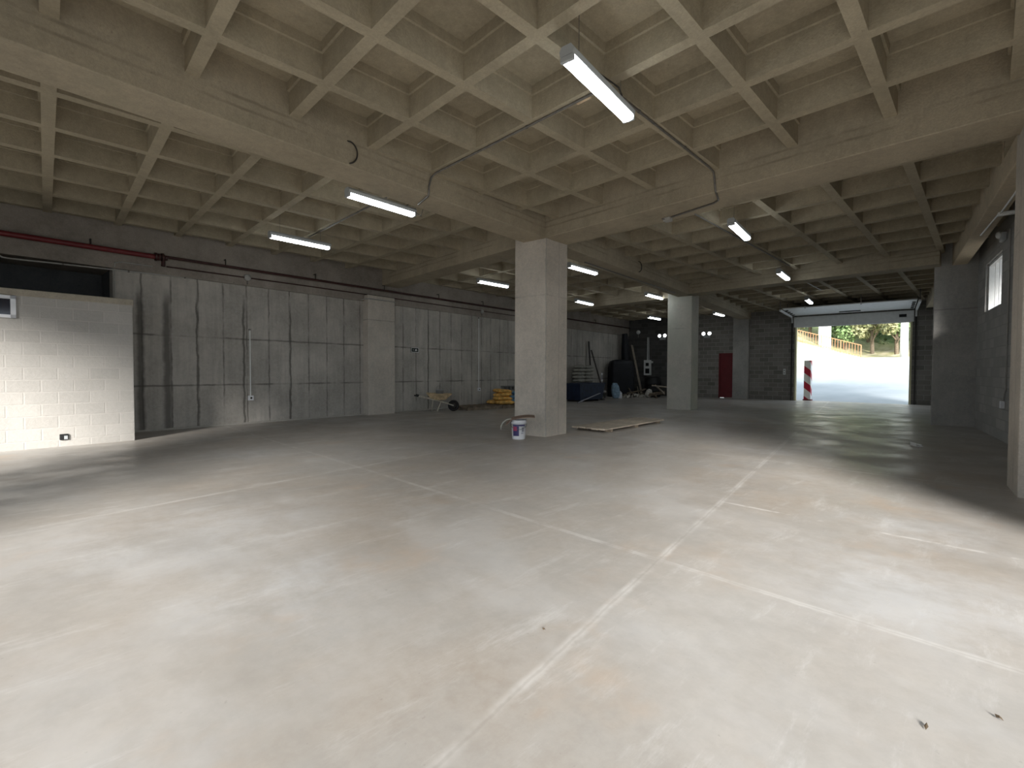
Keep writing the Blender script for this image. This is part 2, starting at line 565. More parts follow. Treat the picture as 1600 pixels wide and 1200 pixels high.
def thing(name, label, cat, loc=(0, 0, 0), rz=0.0, group=None, kind=None):
    o = bpy.data.objects.new(name, None)
    o.empty_display_size = 0.1
    COL.objects.link(o)
    o.location = loc
    o.rotation_euler = (0, 0, rz)
    return tag(o, label, cat, group, kind)


def copy_tree(o, parent=None):
    c = o.copy()
    COL.objects.link(c)
    if parent is not None:
        c.parent = parent
    for ch in list(o.children):
        copy_tree(ch, c)
    return c


# ------------------------------------------------------------------ plan
RIB, SLAB, BEAM = 4.308, 4.675, 3.977
LWY = lambda x: 7.25 + 0.09 * x           # cast wall on the far side of the hall
RWY = lambda x: -6.15 + 0.14 * (x - 7.08)  # block wall with the window
GX = lambda y: 19.0 - 0.1127 * y          # wall with the garage door
GAR_Y0, GAR_Y1, GAR_Z = -3.72, 0.45, 3.45
REAR = -9.5
RA = math.atan(0.1127)

# floor
tag(MB().box(REAR, 19.35, -9, 9.6, -0.2, 0).build('floor', 'floor'),
    'wide bare polished concrete floor with pale saw cut joints', 'floor', kind='structure')

# ceiling: slab and waffle ribs in one cast piece
xs_rib = [-1.0335 * k for k in range(0, 10)] + [2.5, 3.5, 4.5, 5.47, 6.49, 7.5, 8.53] + [10.75 + 1.0 * k for k in range(9)]
ys_rib = [-1.0215 * k for k in range(0, 9)] + [1.22, 2.26, 3.29, 4.33, 5.37, 6.47, 7.5, 8.5]
xs_rib.sort()
ys_rib.sort()
mb = MB()
mb.box(REAR - 0.3, 19.6, -9, 10, SLAB, SLAB + 0.3)
PROF = ((0.0625, RIB), (0.0625, 4.57), (0.085, 4.575), (0.088, SLAB + 0.01))


def rib(a, b, fix, axis):
    p = lambda t, off, z: (t, fix + off, z) if axis == 'x' else (fix + off, t, z)
    o = 0.0625
    mb.add([p(a, -o, RIB), p(b, -o, RIB), p(b, o, RIB), p(a, o, RIB)], [[0, 1, 2, 3]])
    for sgn in (-1, 1):
        for (o0, z0), (o1, z1) in zip(PROF[:-1], PROF[1:]):
            mb.add([p(a, sgn * o0, z0), p(b, sgn * o0, z0), p(b, sgn * o1, z1), p(a, sgn * o1, z1)], [[0, 1, 2, 3]])


for y in ys_rib:
    rib(REAR, 19.2, y, 'x')
edges = [-8.9] + ys_rib + [9.4]
for x in xs_rib:
    for a, b in zip(edges[:-1], edges[1:]):
        rib(a + (0.0625 if a in ys_rib else 0), b - (0.0625 if b in ys_rib else 0), x, 'y')
tag(mb.build('ceiling', 'ceiling'), 'cast concrete waffle ceiling of square coffers between thin ribs', 'ceiling', kind='structure')


def beam(quad, label, z0=BEAM, mat='beam', name='ceiling_beam'):
    return tag(MB().prism(quad, z0, SLAB + 0.05).build(name, mat, bevel=0.012), label, 'beam', kind='structure')


bA = lambda x: 0.21 + 0.0846 * x
bA2 = lambda x: 0.77 + 0.078 * x
beam([(REAR, bA(REAR)), (0.9, bA(0.9)), (0.8, bA2(0.8)), (REAR, bA2(REAR))], 'deep concrete beam running from the bucket column towards the pale block room side')
beam([(1.5, 0.25 + 0.105 * 1.5), (9.9, 0.25 + 0.105 * 9.9), (9.9, 0.75 + 0.108 * 9.9), (1.5, 0.75 + 0.108 * 1.5)], 'concrete beam between the bucket column and the second free column')
beam([(10.3, 1.35), (19.2, 2.42), (19.1, 2.95), (10.2, 1.9)], 'concrete beam from the second free column to the garage wall')
beam([(0.83, 0.3), (0.80, -6.6), (1.52, -6.6), (1.55, 0.3)], 'deep concrete beam from the bucket column to the pillar beside the side opening')
beam([(0.93, 1.0), (1.20, 7.5), (1.82, 7.5), (1.52, 1.0)], 'concrete beam from the bucket column to the cast wall pilaster')
beam([(9.30, 1.35), (9.25, -5.1), (9.83, -5.1), (9.88, 1.35)], 'concrete beam from the second free column to the dark corner column')
beam([(9.62, 2.0), (9.80, 8.0), (10.4, 8.0), (10.22, 2.0)], 'concrete beam from the second free column to the cast wall')
rb = lambda x: -6.46 + 0.119 * x
beam([(REAR, rb(REAR) - 0.5), (0.9, rb(0.9) - 0.5), (0.9, rb(0.9)), (REAR, rb(REAR))], 'edge beam over the side opening')
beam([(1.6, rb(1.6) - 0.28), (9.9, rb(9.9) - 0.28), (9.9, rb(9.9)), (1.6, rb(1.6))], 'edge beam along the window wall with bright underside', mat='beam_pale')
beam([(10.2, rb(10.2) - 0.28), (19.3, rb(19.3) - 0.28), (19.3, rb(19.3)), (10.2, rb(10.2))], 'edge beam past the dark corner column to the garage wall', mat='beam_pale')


def column(quad, z1, mat, label, name='concrete_column'):
    return tag(MB().prism(quad, -0.02, z1).build(name, mat, bevel=0.018), label, 'column', kind='structure')


column([(0.85, 0.27), (1.61, 0.33), (1.52, 1.13), (0.75, 1.05)], SLAB + 0.02, 'column', 'thick square concrete column with white paint bucket at its foot')
cf = MB()
rnc = random.Random(9)
pts, rad = [], []
for k in range(46):
    pts.append((0.856 + rnc.uniform(-0.006, 0.006), 0.276 + rnc.uniform(-0.006, 0.006), 0.02 + k * 0.088))
    rad.append(rnc.uniform(0.008, 0.017))
cf.tube(pts, rad, 7)
cf.build('mortar_seam', 'mortar', [o for o in COL.objects if o.name == 'concrete_column'][0])['label'] = 'pale ragged mortar seam'
column([(9.70, 1.29), (10.42, 1.36), (10.33, 2.20), (9.60, 2.14)], SLAB + 0.02, 'column_green', 'second free concrete column with greenish upper face')
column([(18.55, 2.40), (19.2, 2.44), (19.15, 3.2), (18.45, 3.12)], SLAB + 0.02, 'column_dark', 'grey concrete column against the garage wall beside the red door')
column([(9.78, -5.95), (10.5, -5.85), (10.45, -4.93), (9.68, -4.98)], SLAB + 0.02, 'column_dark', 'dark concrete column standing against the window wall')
column([(1.0, -6.98), (1.75, -6.92), (1.72, -6.15), (1.0, -6.21)], SLAB + 0.02, 'column', 'concrete pillar cut by the picture edge beside the window wall')

# cast wall on the far side, in its own frame: x along the wall, y into it
a_l = math.atan(0.09)
L0 = Vector((REAR, LWY(REAR), 0))
lx = lambda X: (X - REAR) / math.cos(a_l)          # world X -> distance along the wall
wl = MB()
wl.box(lx(-5.26), 28.6, 0, 0.3, -0.05, 3.42)
tag(wl.build('wall_left', 'wall_left', loc=L0, rz=a_l), 'long dark cast concrete wall marked by formwork panel joints', 'wall', kind='structure')
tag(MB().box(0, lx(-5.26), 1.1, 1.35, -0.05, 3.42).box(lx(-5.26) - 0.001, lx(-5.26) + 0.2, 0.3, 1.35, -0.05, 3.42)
    .build('wall_recess', 'wall_recess', loc=L0, rz=a_l), 'wall above the pale block room, set back and coloured nearly black for its shade', 'wall', kind='structure')
tag(MB().box(0, 28.6, -0.05, 1.5, 3.42, SLAB + 0.03).build('wall_band', 'band', loc=L0, rz=a_l),
    'rough concrete band above the cast wall carrying the red pipe', 'wall', kind='structure')
tag(MB().box(lx(-5.1), 22.5, -0.035, 0.02, 0, 0.035).build('baseboard_left', 'mortar', loc=L0, rz=a_l),
    'thin pale mortar fillet along the foot of the cast wall', 'baseboard', kind='structure')
tag(MB().box(lx(0.55), lx(1.50), -0.26, 0.05, -0.02, 3.6).build('wall_pilaster', 'column', loc=L0, rz=a_l, bevel=0.015),
    'shallow concrete pilaster standing out from the cast wall', 'column', kind='structure')
tag(MB().box(lx(10.0), lx(10.8), -0.22, 0.05, -0.02, 3.6).build('wall_pilaster', 'wall_left', loc=L0, rz=a_l, bevel=0.015),
    'concrete pilaster of the cast wall behind the stacked pale sacks', 'column', kind='structure')

# pale block room
a_b = math.atan(0.08)
B0 = Vector((REAR, 5.32 - 0.08 * (-5.1 - REAR), 0))
bx = lambda X: (X - REAR) / math.cos(a_b)
e = bx(-5.1)
wx0, wx1, wz0, wz1 = bx(-7.35), bx(-6.60), 2.16, 2.52
br_ = MB()
br_.box(0, wx0, 0, 0.16, -0.02, 2.53).box(wx1, e, 0, 0.16, -0.02, 2.53)
br_.box(wx0, wx1, 0, 0.16, -0.02, wz0).box(wx0, wx1, 0, 0.16, wz1, 2.53)
tag(br_.build('wall_block_room', 'block_pale', loc=B0, rz=a_b), 'sunlit pale concrete block wall of the small corner room', 'wall', kind='structure')
tag(MB().box(e - 0.16, e, 0.16, 1.95, -0.02, 2.53).build('wall_block_room_side', 'block_pale', loc=B0, rz=a_b),
    'side wall of the pale block room facing the column', 'wall', kind='structure')
tag(MB().box(0, e + 0.015, -0.02, 1.95, 2.53, 2.64).build('trim_1', 'block_cap', loc=B0, rz=a_b, bevel=0.012),
    'rough concrete capping on top of the pale block room', 'trim', kind='structure')
w = thing('window_1', 'small white framed dark window high in the pale block wall', 'window', B0, a_b, kind='structure')
f = MB()
for x0, x1, z0, z1 in ((wx0, wx1, wz0, wz0 + 0.05), (wx0, wx1, wz1 - 0.05, wz1), (wx1 - 0.06, wx1, wz0, wz1), (wx0, wx0 + 0.06, wz0, wz1)):
    f.box(x0, x1, -0.03, 0.12, z0, z1)
f.build('frame', 'white_plastic', w)
MB().box(wx0 + 0.05, wx1 - 0.05, 0.05, 0.06, wz0 + 0.04, wz1 - 0.04).build('pane', 'dark_glass', w)

# window wall (blocks), own frame along x
a_r = math.atan(0.14)
R0 = Vector((1.7, RWY(1.7), 0))
rx = lambda X: (X - 1.7) / math.cos(a_r)
W0, W1, WZ0, WZ1 = rx(7.22), rx(8.88), 2.68, 3.76
wr = MB()
wr.box(0, W0, -0.2, 0, -0.02, SLAB + 0.02).box(W1, rx(19.6), -0.2, 0, -0.02, SLAB + 0.02)
wr.box(W0, W1, -0.2, 0, -0.02, WZ0).box(W0, W1, -0.2, 0, WZ1, SLAB + 0.02)
tag(wr.build('wall_right', 'block_right', loc=R0, rz=a_r), 'shaded grey block wall with one high window', 'wall', kind='structure')
w = thing('window_2', 'high barred window glowing white in the grey block wall', 'window', R0, a_r, kind='structure')
f = MB()
f.box(W0, W1, -0.19, -0.05, WZ0, WZ0 + 0.05).box(W0, W1, -0.19, -0.05, WZ1 - 0.05, WZ1)
f.box(W0, W0 + 0.05, -0.19, -0.05, WZ0, WZ1).box(W1 - 0.05, W1, -0.19, -0.05, WZ0, WZ1)
f.build('frame', 'white_paint', w)
for k in range(1, 4):
    q = W0 + (W1 - W0) * k / 4
    MB().box(q - 0.018, q + 0.018, -0.16, -0.09, WZ0 + 0.05, WZ1 - 0.05).build('bar', 'white_paint', w)
MB().box(W0 + 0.05, W1 - 0.05, -0.128, -0.122, WZ0 + 0.05, WZ1 - 0.05).build('pane', 'glass', w)

# garage wall, in its own frame: x along the wall (world -Y), origin at Y = 9.3
G0 = Vector((GX(9.3), 9.3, 0))
a_g = math.atan2(-1, 0.1127)
gx = lambda Y: (9.3 - Y) * math.sqrt(1 + 0.1127 ** 2)
g0, g1 = gx(GAR_Y1), gx(GAR_Y0)
wb = MB()
d0, d1 = gx(3.85), gx(3.0)
for x0, x1, z0, z1 in ((d0 - 1.1, d0, -0.02, SLAB + 0.02), (d0, d1, 2.31, SLAB + 0.02), (d1, g0, -0.02, SLAB + 0.02), (g0, g1, GAR_Z, SLAB + 0.02), (g1, gx(-4.6), -0.02, SLAB + 0.02)):
    wb.box(x0, x1, 0, 0.25, z0, z1)
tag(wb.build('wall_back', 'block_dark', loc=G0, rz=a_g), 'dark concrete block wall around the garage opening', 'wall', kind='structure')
M['block_shade'] = blocks('shade_toned_blocks', (0.10, 0.098, 0.094), (0.17, 0.165, 0.16), 0.5, 0.3)  # dimness of the unlit corner put into the block colour
tag(MB().box(0, d0 - 1.1, 0, 0.25, -0.02, SLAB + 0.02).build('wall_corner', 'block_shade', loc=G0, rz=a_g), 'block wall of the far clutter corner, its shade put into the colour', 'wall', kind='structure')
# red door
dr = thing('door_1', 'dark red metal door in the block wall beside a column', 'door', G0, a_g, kind='structure')
MB().box(d0 + 0.04, d1 - 0.04, 0.06, 0.11, 0.03, 2.27).build('door_leaf', 'red_door', dr, bevel=0.006)
MB().box(d0, d0 + 0.05, 0.0, 0.14, 0, 2.31).box(d1 - 0.05, d1, 0.0, 0.14, 0, 2.31).box(d0, d1, 0.0, 0.14, 2.26, 2.31).build('door_frame', 'red_door', dr)
hd = MB().tube([(d1 - 0.14, 0.06, 1.05), (d1 - 0.14, 0.01, 1.05), (d1 - 0.26, 0.01, 1.05)], 0.011)
hd.build('handle', 'dark_steel', dr)
MB().box(d0 + 0.3, d1 + 0.05, -0.1, 0.1, 0, 0.035).build('threshold', 'mortar', dr)

# garage door, open
gd = thing('door_2', 'white sectional garage door lifted overhead above the bright opening', 'garage door', G0, a_g, kind='structure')
MB().box(g0 - 0.06, g1 + 0.06, -0.10, -0.055, 3.45, 3.93).build('door_panel', 'white_paint', gd, bevel=0.008)
for k in range(5):
    x_in = -0.16 - 0.6 * k
    q = MB()
    q.obox(((g0 + g1) / 2, x_in - 0.3, 4.0 + 0.002 * k), (g1 - g0 + 0.12, 0.585, 0.045))
    q.build('door_panel', 'white_paint', gd, bevel=0.008)
MB().box(g1 - 0.42, g1 - 0.18, -0.125, -0.10, 3.66, 3.78).build('handle', 'black', gd)
MB().box(g0 + 1.75, g0 + 2.5, -0.95, -0.75, 3.952, 3.975).build('handle', 'black', gd)
for sx in (g0 - 0.13, g1 + 0.13):
    MB().box(sx - 0.035, sx + 0.035, -3.25, -0.28, 3.90, 3.97).tube([(sx, -0.30, 3.93), (sx, -0.18, 3.90), (sx, -0.11, 3.80), (sx, -0.08, 3.66)], 0.03, 8) \
        .build('track', 'white_paint', gd)
    MB().box(sx - 0.03, sx + 0.03, -0.10, -0.04, 0.0, 3.66).build('track', 'dark_steel', gd)['label'] = 'dark upright track'
for k in range(5):
    for sx in (g0 + 0.02, g1 - 0.02):
        MB().box(sx - 0.05, sx + 0.05, -0.22 - 0.6 * k, -0.13 - 0.6 * k, 3.94, 3.978).build('hinge', 'dark_steel', gd)
for fx, fy in ((g0 - 0.13, -3.2), (g0 + 0.75, -3.1), (g0 + 2.6, -3.1), (g1 + 0.13, -3.2), (g1 + 0.13, -1.4), (g0 - 0.13, -1.4)):
    MB().box(fx - 0.015, fx + 0.015, fy - 0.015, fy + 0.015, 3.96, SLAB + 0.01).build('hanger', 'galv', gd)
tag(MB().box(g0 - 0.02, g0 + 0.05, -0.02, 0.27, 0, GAR_Z + 0.02).build('trim_2', 'yellow_edge', loc=G0, rz=a_g), 'pale steel jamb of the garage opening on the block wall side', 'trim', kind='structure')
tag(MB().box(g1 - 0.05, g1 + 0.02, -0.02, 0.27, 0, GAR_Z + 0.02).build('trim_3', 'yellow_edge', loc=G0, rz=a_g), 'steel jamb of the garage opening on the dark column side', 'trim', kind='structure')

# rear and side walls behind the camera, with their openings
rw = MB()
for y0, y1, z0, z1 in ((3.4, 9.0, 0, SLAB), (-8.6, 3.4, 3.45, SLAB), (-2.9, 0.6, 0, 3.5)):  # last box: unseen pier added to cast the dark band on the floor
    rw.box(REAR - 0.25, REAR, y0, y1, z0 - 0.02, z1 + 0.02)
tag(rw.build('wall_rear', 'rear'), 'concrete wall behind the viewpoint, its wide opening split by an added pier', 'wall', kind='structure')
S0 = Vector((REAR, -7.35 + 0.14 * (REAR + 2.9) - 0.12, 0))
sd = MB()
sx = lambda X: (X - REAR) / math.cos(a_r)
for x0, x1, z0, z1 in ((0, sx(-9.3), 0, SLAB), (sx(-1.6), sx(1.2), 0, SLAB), (sx(-9.3), sx(-1.6), 3.4, SLAB)):
    sd.box(x0, x1, -0.2, 0, z0 - 0.02, z1 + 0.02)
tag(sd.build('wall_front', 'rear', loc=S0, rz=a_r), 'wall with a side opening next to the viewpoint', 'wall', kind='structure')

# ------------------------------------------------------------------ outside
yd = MB()
yd.add([(-70, -70, -0.06), (REAR - 0.2, -70, -0.06), (REAR - 0.2, 60, -0.06), (-70, 60, -0.06)], [[0, 1, 2, 3]])
yd.add([(REAR - 0.2, -70, -0.06), (19, -70, -0.06), (19, -6.0, -0.06), (REAR - 0.2, -9.0, -0.06)], [[0, 1, 2, 3]])
tag(yd.build('ground', 'yard'), 'grey yard outside the openings behind the viewpoint', 'ground', kind='structure')
gm = MB()
nx, ny = 24, 30
gv, gf = [], []


def gz(x, y):
    t = min(max((x - 20.2) / 19.8, 0), 1)
    top = 2.55 + 0.33 * max(y - 1.2, 0) if y < 12 else 2.55 + 0.33 * 10.8
    return -0.03 + t * (top + 0.03)


for i in range(nx + 1):
    for j in range(ny + 1):
        x, y = 19.3 + 21 * i / nx, -16 + 34 * j / ny
        x0 = x if i else GX(y) + 0.0
        gv.append((x if i else 19.3, y, gz(x, y)))
for i in range(nx):
    for j in range(ny):
        a = i * (ny + 1) + j
        gf.append([a, a + ny + 1, a + ny + 2, a + 1])
gm.add(gv, gf, True)
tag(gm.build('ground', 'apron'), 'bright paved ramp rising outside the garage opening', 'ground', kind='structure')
bm_ = MB()
gv, gf = [], []
for i in range(13):
    for j in range(31):
        x, y = 40.2 + 30 * i / 12, -30 + 60 * j / 30
        z = gz(40, y) - 0.1 + (x - 40.2) * 0.10 + 0.62 * max(0, x - 48.0) + 0.35 * math.sin(x * 1.1 + y * 0.7) * min(1, (x - 40.2) / 3)
        gv.append((x, y, z))
for i in range(12):
    for j in range(30):
        a = i * 31 + j
        gf.append([a, a + 31, a + 32, a + 1])
bm_.add(gv, gf, True)
tag(bm_.build('hill', 'bank'), 'dry grassy bank rising behind the orange railing', 'bank', kind='structure')

# orange railing
rl = thing('railing', 'orange metal railing descending along the top of the outdoor ramp', 'railing', (40, 0, 0))
ra, rb2 = (6.6, 4.35), (1.15, 2.55)
n = 28
tr = MB()
for dz in (0.12, 0.98):
    tr.tube([(0, ra[0], ra[1] + dz), (0, rb2[0], rb2[1] + dz)], 0.03, 8)
tr.build('rail', 'orange_rail', rl)
for k in range(n + 1):
    y = ra[0] + (rb2[0] - ra[0]) * k / n
    z = ra[1] + (rb2[1] - ra[1]) * k / n
    thick = 0.035 if k % 7 == 0 else 0.016
    MB().tube([(0, y, z - 0.02), (0, y, z + 1.0)], thick, 6).build('post' if k % 7 == 0 else 'baluster', 'orange_rail', rl)

# poles and trees beyond
tag(MB().lathe([(0.0, 0), (0.26, 0), (0.22, 7.5), (0, 7.5)], (40.6, -1.45, 2.5), 16).build('utility_pole', 'white_paint'),
    'thick white pole standing on the bank near the dark jamb', 'pole')
gp = thing('gate_pillar', 'square white masonry pillar behind the orange railing', 'pillar', (42.5, 4.15, 3.3))
MB().box(-0.4, 0.4, -0.4, 0.4, 0, 3.0).build('shaft', 'white_paint', gp, bevel=0.02)
MB().box(-0.48, 0.48, -0.48, 0.48, 3.0, 3.15).build('cap', 'mortar', gp, bevel=0.02)


def tree(x, y, h, r, mat, label, seed, n=2600):
    rnd = random.Random(seed)
    z0 = gz(40, y) - 0.2 + (x - 40.2) * 0.10
    t = thing('tree', label, 'tree', (x, y, z0), 0, 'trees beyond the railing')
    b = MB()
    b.tube([(0, 0, -0.2), (0.1, 0.05, h * 0.3), (-0.05, 0.15, h * 0.62)], [0.16, 0.13, 0.06], 8)
    for k in range(6):
        a = rnd.uniform(0, 6.28)
        zb = h * rnd.uniform(0.15, 0.5)
        b.tube([(0, 0.05, zb), (r * 0.5 * math.cos(a), r * 0.5 * math.sin(a), zb + h * 0.22)], [0.06, 0.02], 6)
    b.build('trunk', 'bark', t)
    f = MB()
    lobes = [(rnd.uniform(-.6, .6) * r, rnd.uniform(-.8, .8) * r, h * rnd.uniform(0.22, 0.92), r * rnd.uniform(0.35, 0.6)) for _ in range(11)]
    for _ in range(n):
        lx_, ly_, lz_, lr = rnd.choice(lobes)
        d = Vector((rnd.gauss(0, 1), rnd.gauss(0, 1), rnd.gauss(0, 1))).normalized() * lr * rnd.uniform(0.55, 1.05)
        p = Vector((lx_, ly_, lz_)) + d
        if p.z < 0.05:
            continue
        u = Vector((rnd.gauss(0, 1), rnd.gauss(0, 1), rnd.gauss(0, 1))).normalized()
        w_ = u.cross(Vector((rnd.gauss(0, 1), rnd.gauss(0, 1), rnd.gauss(0, 1)))).normalized()
        s1, s2 = rnd.uniform(0.12, 0.24), rnd.uniform(0.06, 0.12)
        f.add([p - u * s1, p + w_ * s2, p + u * s1, p - w_ * s2], [[0, 1, 2, 3]])
    f.build('foliage', mat, t)
    return t


tree(44.0, 2.9, 6.0, 1.8, 'leaf1', 'leafy green tree just beside the white masonry pillar', 1)
tree(43.5, 0.9, 5.2, 1.5, 'leaf2', 'pale yellowish tree behind the low end of the railing', 2)
tree(44.5, -0.6, 5.6, 1.7, 'leaf1', 'green tree between the pale tree and the white pole', 3)
tree(46.0, -2.6, 6.4, 2.0, 'leaf1', 'green tree past the white pole by the dark jamb', 4)
tree(49.0, 2.0, 7.5, 2.6, 'leaf3', 'dark tree deep behind the pale yellowish tree', 5)
tree(50.0, -1.4, 7.5, 2.8, 'leaf3', 'dark tree deep behind the white pole', 6)
tree(47.0, 6.3, 5.5, 2.0, 'leaf2', 'pale tree standing past the masonry pillar behind the high railing end', 7)

# striped post at the threshold
sp = thing('striped_post', 'square red and white striped hazard post at the garage threshold', 'post', (19.62, 0.06, 0))
MB().box(-0.13, 0.13, -0.14, 0.14, 0, 1.9).build('shaft', 'stripes', sp, bevel=0.01)
MB().box(-0.16, 0.16, -0.17, 0.17, -0.03, 0.05).build('base', 'red_door', sp)

# ------------------------------------------------------------------ fluorescent lamps
def batten(parent):
    L = 1.26
    h = MB()
    pr = [(-0.062, 0.0), (-0.07, 0.05), (-0.045, 0.085), (0.045, 0.085), (0.07, 0.05), (0.062, 0.0)]
    n = len(pr)
    vs_ = [(-L / 2, y, z) for y, z in pr] + [(L / 2, y, z) for y, z in pr]
    h.add(vs_, [list(range(n)), list(range(n, 2 * n))[::-1]] + [[i, i + n, (i + 1) % n + n, (i + 1) % n] for i in range(n)])
    h.build('housing', 'grey_plastic', parent)
    d = MB()
    pr = [(0.062, 0.0), (0.066, -0.025), (0.048, -0.05), (0.0, -0.058), (-0.048, -0.05), (-0.066, -0.025), (-0.062, 0.0)]
    n = len(pr)
    l2 = L / 2 - 0.035
    vs_ = [(-l2, y, z) for y, z in pr] + [(l2, y, z) for y, z in pr]
    d.add(vs_, [list(range(n))[::-1], list(range(n, 2 * n))] + [[i, i + n, (i + 1) % n + n, (i + 1) % n] for i in range(n - 1)])
    d.build('diffuser', 'tube', parent)
    for sg in (-1, 1):
        c = MB()
        c.box(min(sg * l2, sg * L / 2), max(sg * l2, sg * L / 2), -0.066, 0.066, -0.052, 0.0)
        c.build('end_cap', 'grey_plastic', parent, bevel=0.01)
    return parent


LZ = 4.02
lamps = [
    # x, y, heading deg, label
    (-2.44, -3.30, 6.8, 'bright twin tube lamp hanging nearest, between coffers'),
    (-2.35, 0.985, 3.9, 'tube lamp just behind the deep beam towards the block room'),
    (-2.44, 4.19, 2.8, 'tube lamp hanging over the space before the cast wall'),
    (3.53, 4.76, 0.5, 'tube lamp behind the beam to the pilaster, beside bucket column'),
    (3.85, 1.60, 2.0, 'tube lamp peeking out at the top of the bucket column'),
    (8.65, 5.12, 6.0, 'tube lamp seen low past the bucket column before the far beam'),
    (9.15, 2.42, 1.5, 'tube lamp at the head of the second free column'),
    (15.30, 5.76, 2.0, 'small far tube lamp over the clutter corner'),
    (15.95, 2.85, 3.0, 'small far tube lamp before the grey column by red door'),
    (3.19, -2.58, 6.3, 'tube lamp under the ribs past the cross beam'),
    (8.34, -1.92, 5.0, 'tube lamp just before the beam to the dark corner column'),
    (14.20, -1.18, 6.0, 'small far tube lamp above the open garage door'),
]
proto = None
for x, y, a, lab in lamps:
    if proto is None:
        o = thing('fluorescent_lamp', lab, 'lamp', (x, y, LZ), math.radians(a), 'fluorescent tube lamps under the ceiling')
        batten(o)
        proto = o
    else:
        o = copy_tree(proto)
        o['label'] = lab
        o.location = (x, y, LZ)
        o.rotation_euler = (0, 0, math.radians(a))

# hanger wires and the feed cable of every lamp (local to the lamp, up to the slab)
for o in [q for q in COL.objects if q.name.startswith('fluorescent_lamp')]:
    for sx_ in (-0.42, 0.42):
        MB().tube([(sx_, 0, 0.08), (sx_, 0, SLAB - LZ + 0.01)], 0.004, 6).build('hanger_wire', 'galv', o)
near = [q for q in COL.objects if q.get('label') == lamps[0][3]][0]
MB().tube([(0.02, 0.02, 0.08), (0.03, 0.06, 0.17), (0.10, 0.08, 0.235), (0.20, 0.03, 0.20), (0.27, -0.05, 0.13), (0.33, -0.06, 0.07)], 0.008, 8).build('feed_cable', 'dark_steel', near)
near = [q for q in COL.objects if q.get('label') == lamps[1][3]][0]
MB().tube([(0.42, 0.0, 0.08), (0.55, -0.12, 0.15), (0.66, -0.2, 0.05), (0.66, -0.14, -0.06), (0.60, -0.05, 0.02), (0.56, 0.0, 0.05)], 0.008, 8).build('feed_cable', 'dark_steel', near)


def run(name, pts, r, mat, label, cat, clips=(), seg=10, group=None):
    """a pipe with small clips; the pipe is the thing, its clips are parts"""
    o = MB().tube(pts, r, seg).build(name, mat)
    tag(o, label, cat, group)
    for p, ax in clips:
        c = MB()
        p = Vector(p)
        d = Vector(ax).normalized()
        c.tube([p - d * 0.015, p + d * 0.015], r * 1.45, 8)
        c.build('clip', 'galv', o)
    return o


X_, Y_, Z_ = (1, 0, 0), (0, 1, 0), (0, 0, 1)
run('conduit', [(-2.06, -2.95, 4.292), (-2.06, -0.06, 4.292), (-2.09, 0.0, 4.24), (-2.12, 0.018, 4.10), (-2.13, 0.012, 3.98), (-2.12, 0.05, 3.958), (-2.03, 0.44, 3.958)],
    0.014, 'galv', 'thin grey conduit from the nearest lamp down over the deep beam', 'conduit',
    [((-2.06, -1.95, 4.292), Y_), ((-2.06, -0.72, 4.292), Y_)])
run('conduit', [(-2.5, -3.12, 4.292), (0.62, -3.06, 4.292), (0.78, -3.06, 4.27), (0.812, -3.065, 4.15), (0.812, -3.08, 3.99), (0.86, -3.08, 3.958), (1.12, -3.0, 3.958), (1.2, -2.9, 3.958), (1.36, -2.12, 3.958)],
    0.014, 'galv', 'grey conduit from the nearest lamp bending under the cross beam', 'conduit',
    [((-1.4, -3.10, 4.292), X_), ((-0.2, -3.08, 4.292), X_)])
jb = thing('junction_box', 'small grey junction box under the cross beam where a conduit ends', 'junction box', (1.40, -2.03, 3.945))
MB().box(-0.06, 0.06, -0.06, 0.06, -0.03, 0.03).build('body', 'pvc', jb, bevel=0.006)
MB().tube([(-0.11, 0.05, 0), (0.12, -0.02, 0.01)], 0.012, 8).build('connector', 'galv', jb)
run('conduit', [(1.62, -2.03, 4.292), (8.5, -2.03, 4.292)], 0.013, 'galv', 'grey conduit under a rib past the cross beam, between two lamps', 'conduit',
    [((4.4, -2.03, 4.292), X_), ((6.4, -2.03, 4.292), X_)])
run('conduit', [(-2.07, 0.9, 4.292), (-2.07, 4.7, 4.292)], 0.013, 'galv', 'grey conduit under a rib between the deep beam and the cast wall', 'conduit',
    [((-2.07, 2.4, 4.292), Y_), ((-2.07, 3.6, 4.292), Y_)])
run('conduit', [(3.0, 0.92, 3.958), (8.7, 1.42, 3.958)], 0.013, 'galv', 'shiny conduit under the beam between the two free columns', 'conduit',
    [((5.0, 1.1, 3.958), X_), ((7.0, 1.27, 3.958), X_)])
run('conduit', [(11.2, -1.72, 4.292), (13.6, -1.7, 4.292)], 0.013, 'galv', 'short conduit under a rib above the open garage door', 'conduit')
run('conduit', [(2.0, rb(2.0) - 0.20, 3.955), (5.0, rb(5.0) - 0.20, 3.955)], 0.013, 'white_paint', 'pale conduit on the bright underside of the edge beam near the pillar', 'conduit')
run('conduit', [(5.05, rb(5.05) - 0.18, 3.955), (6.5, rb(6.5) - 0.14, 3.955)], 0.013, 'white_paint', 'pale conduit on the edge beam underside above the barred window', 'conduit')
k_ = thing('junction_box', 'small pale junction box on the edge beam above the barred window', 'junction box', (5.02, rb(5.02) - 0.22, 3.95), math.radians(6))
MB().box(-0.05, 0.05, -0.17, 0.05, -0.025, 0.025).build('body', 'white_paint', k_, bevel=0.005)
MB().tube([(0, -0.17, 0), (0, -0.25, 0)], 0.012, 8).build('connector', 'galv', k_)


def wl_pt(X, off, z):
    """point off the cast wall face, `off` towards the hall"""
    return (X, LWY(X) - off, z)


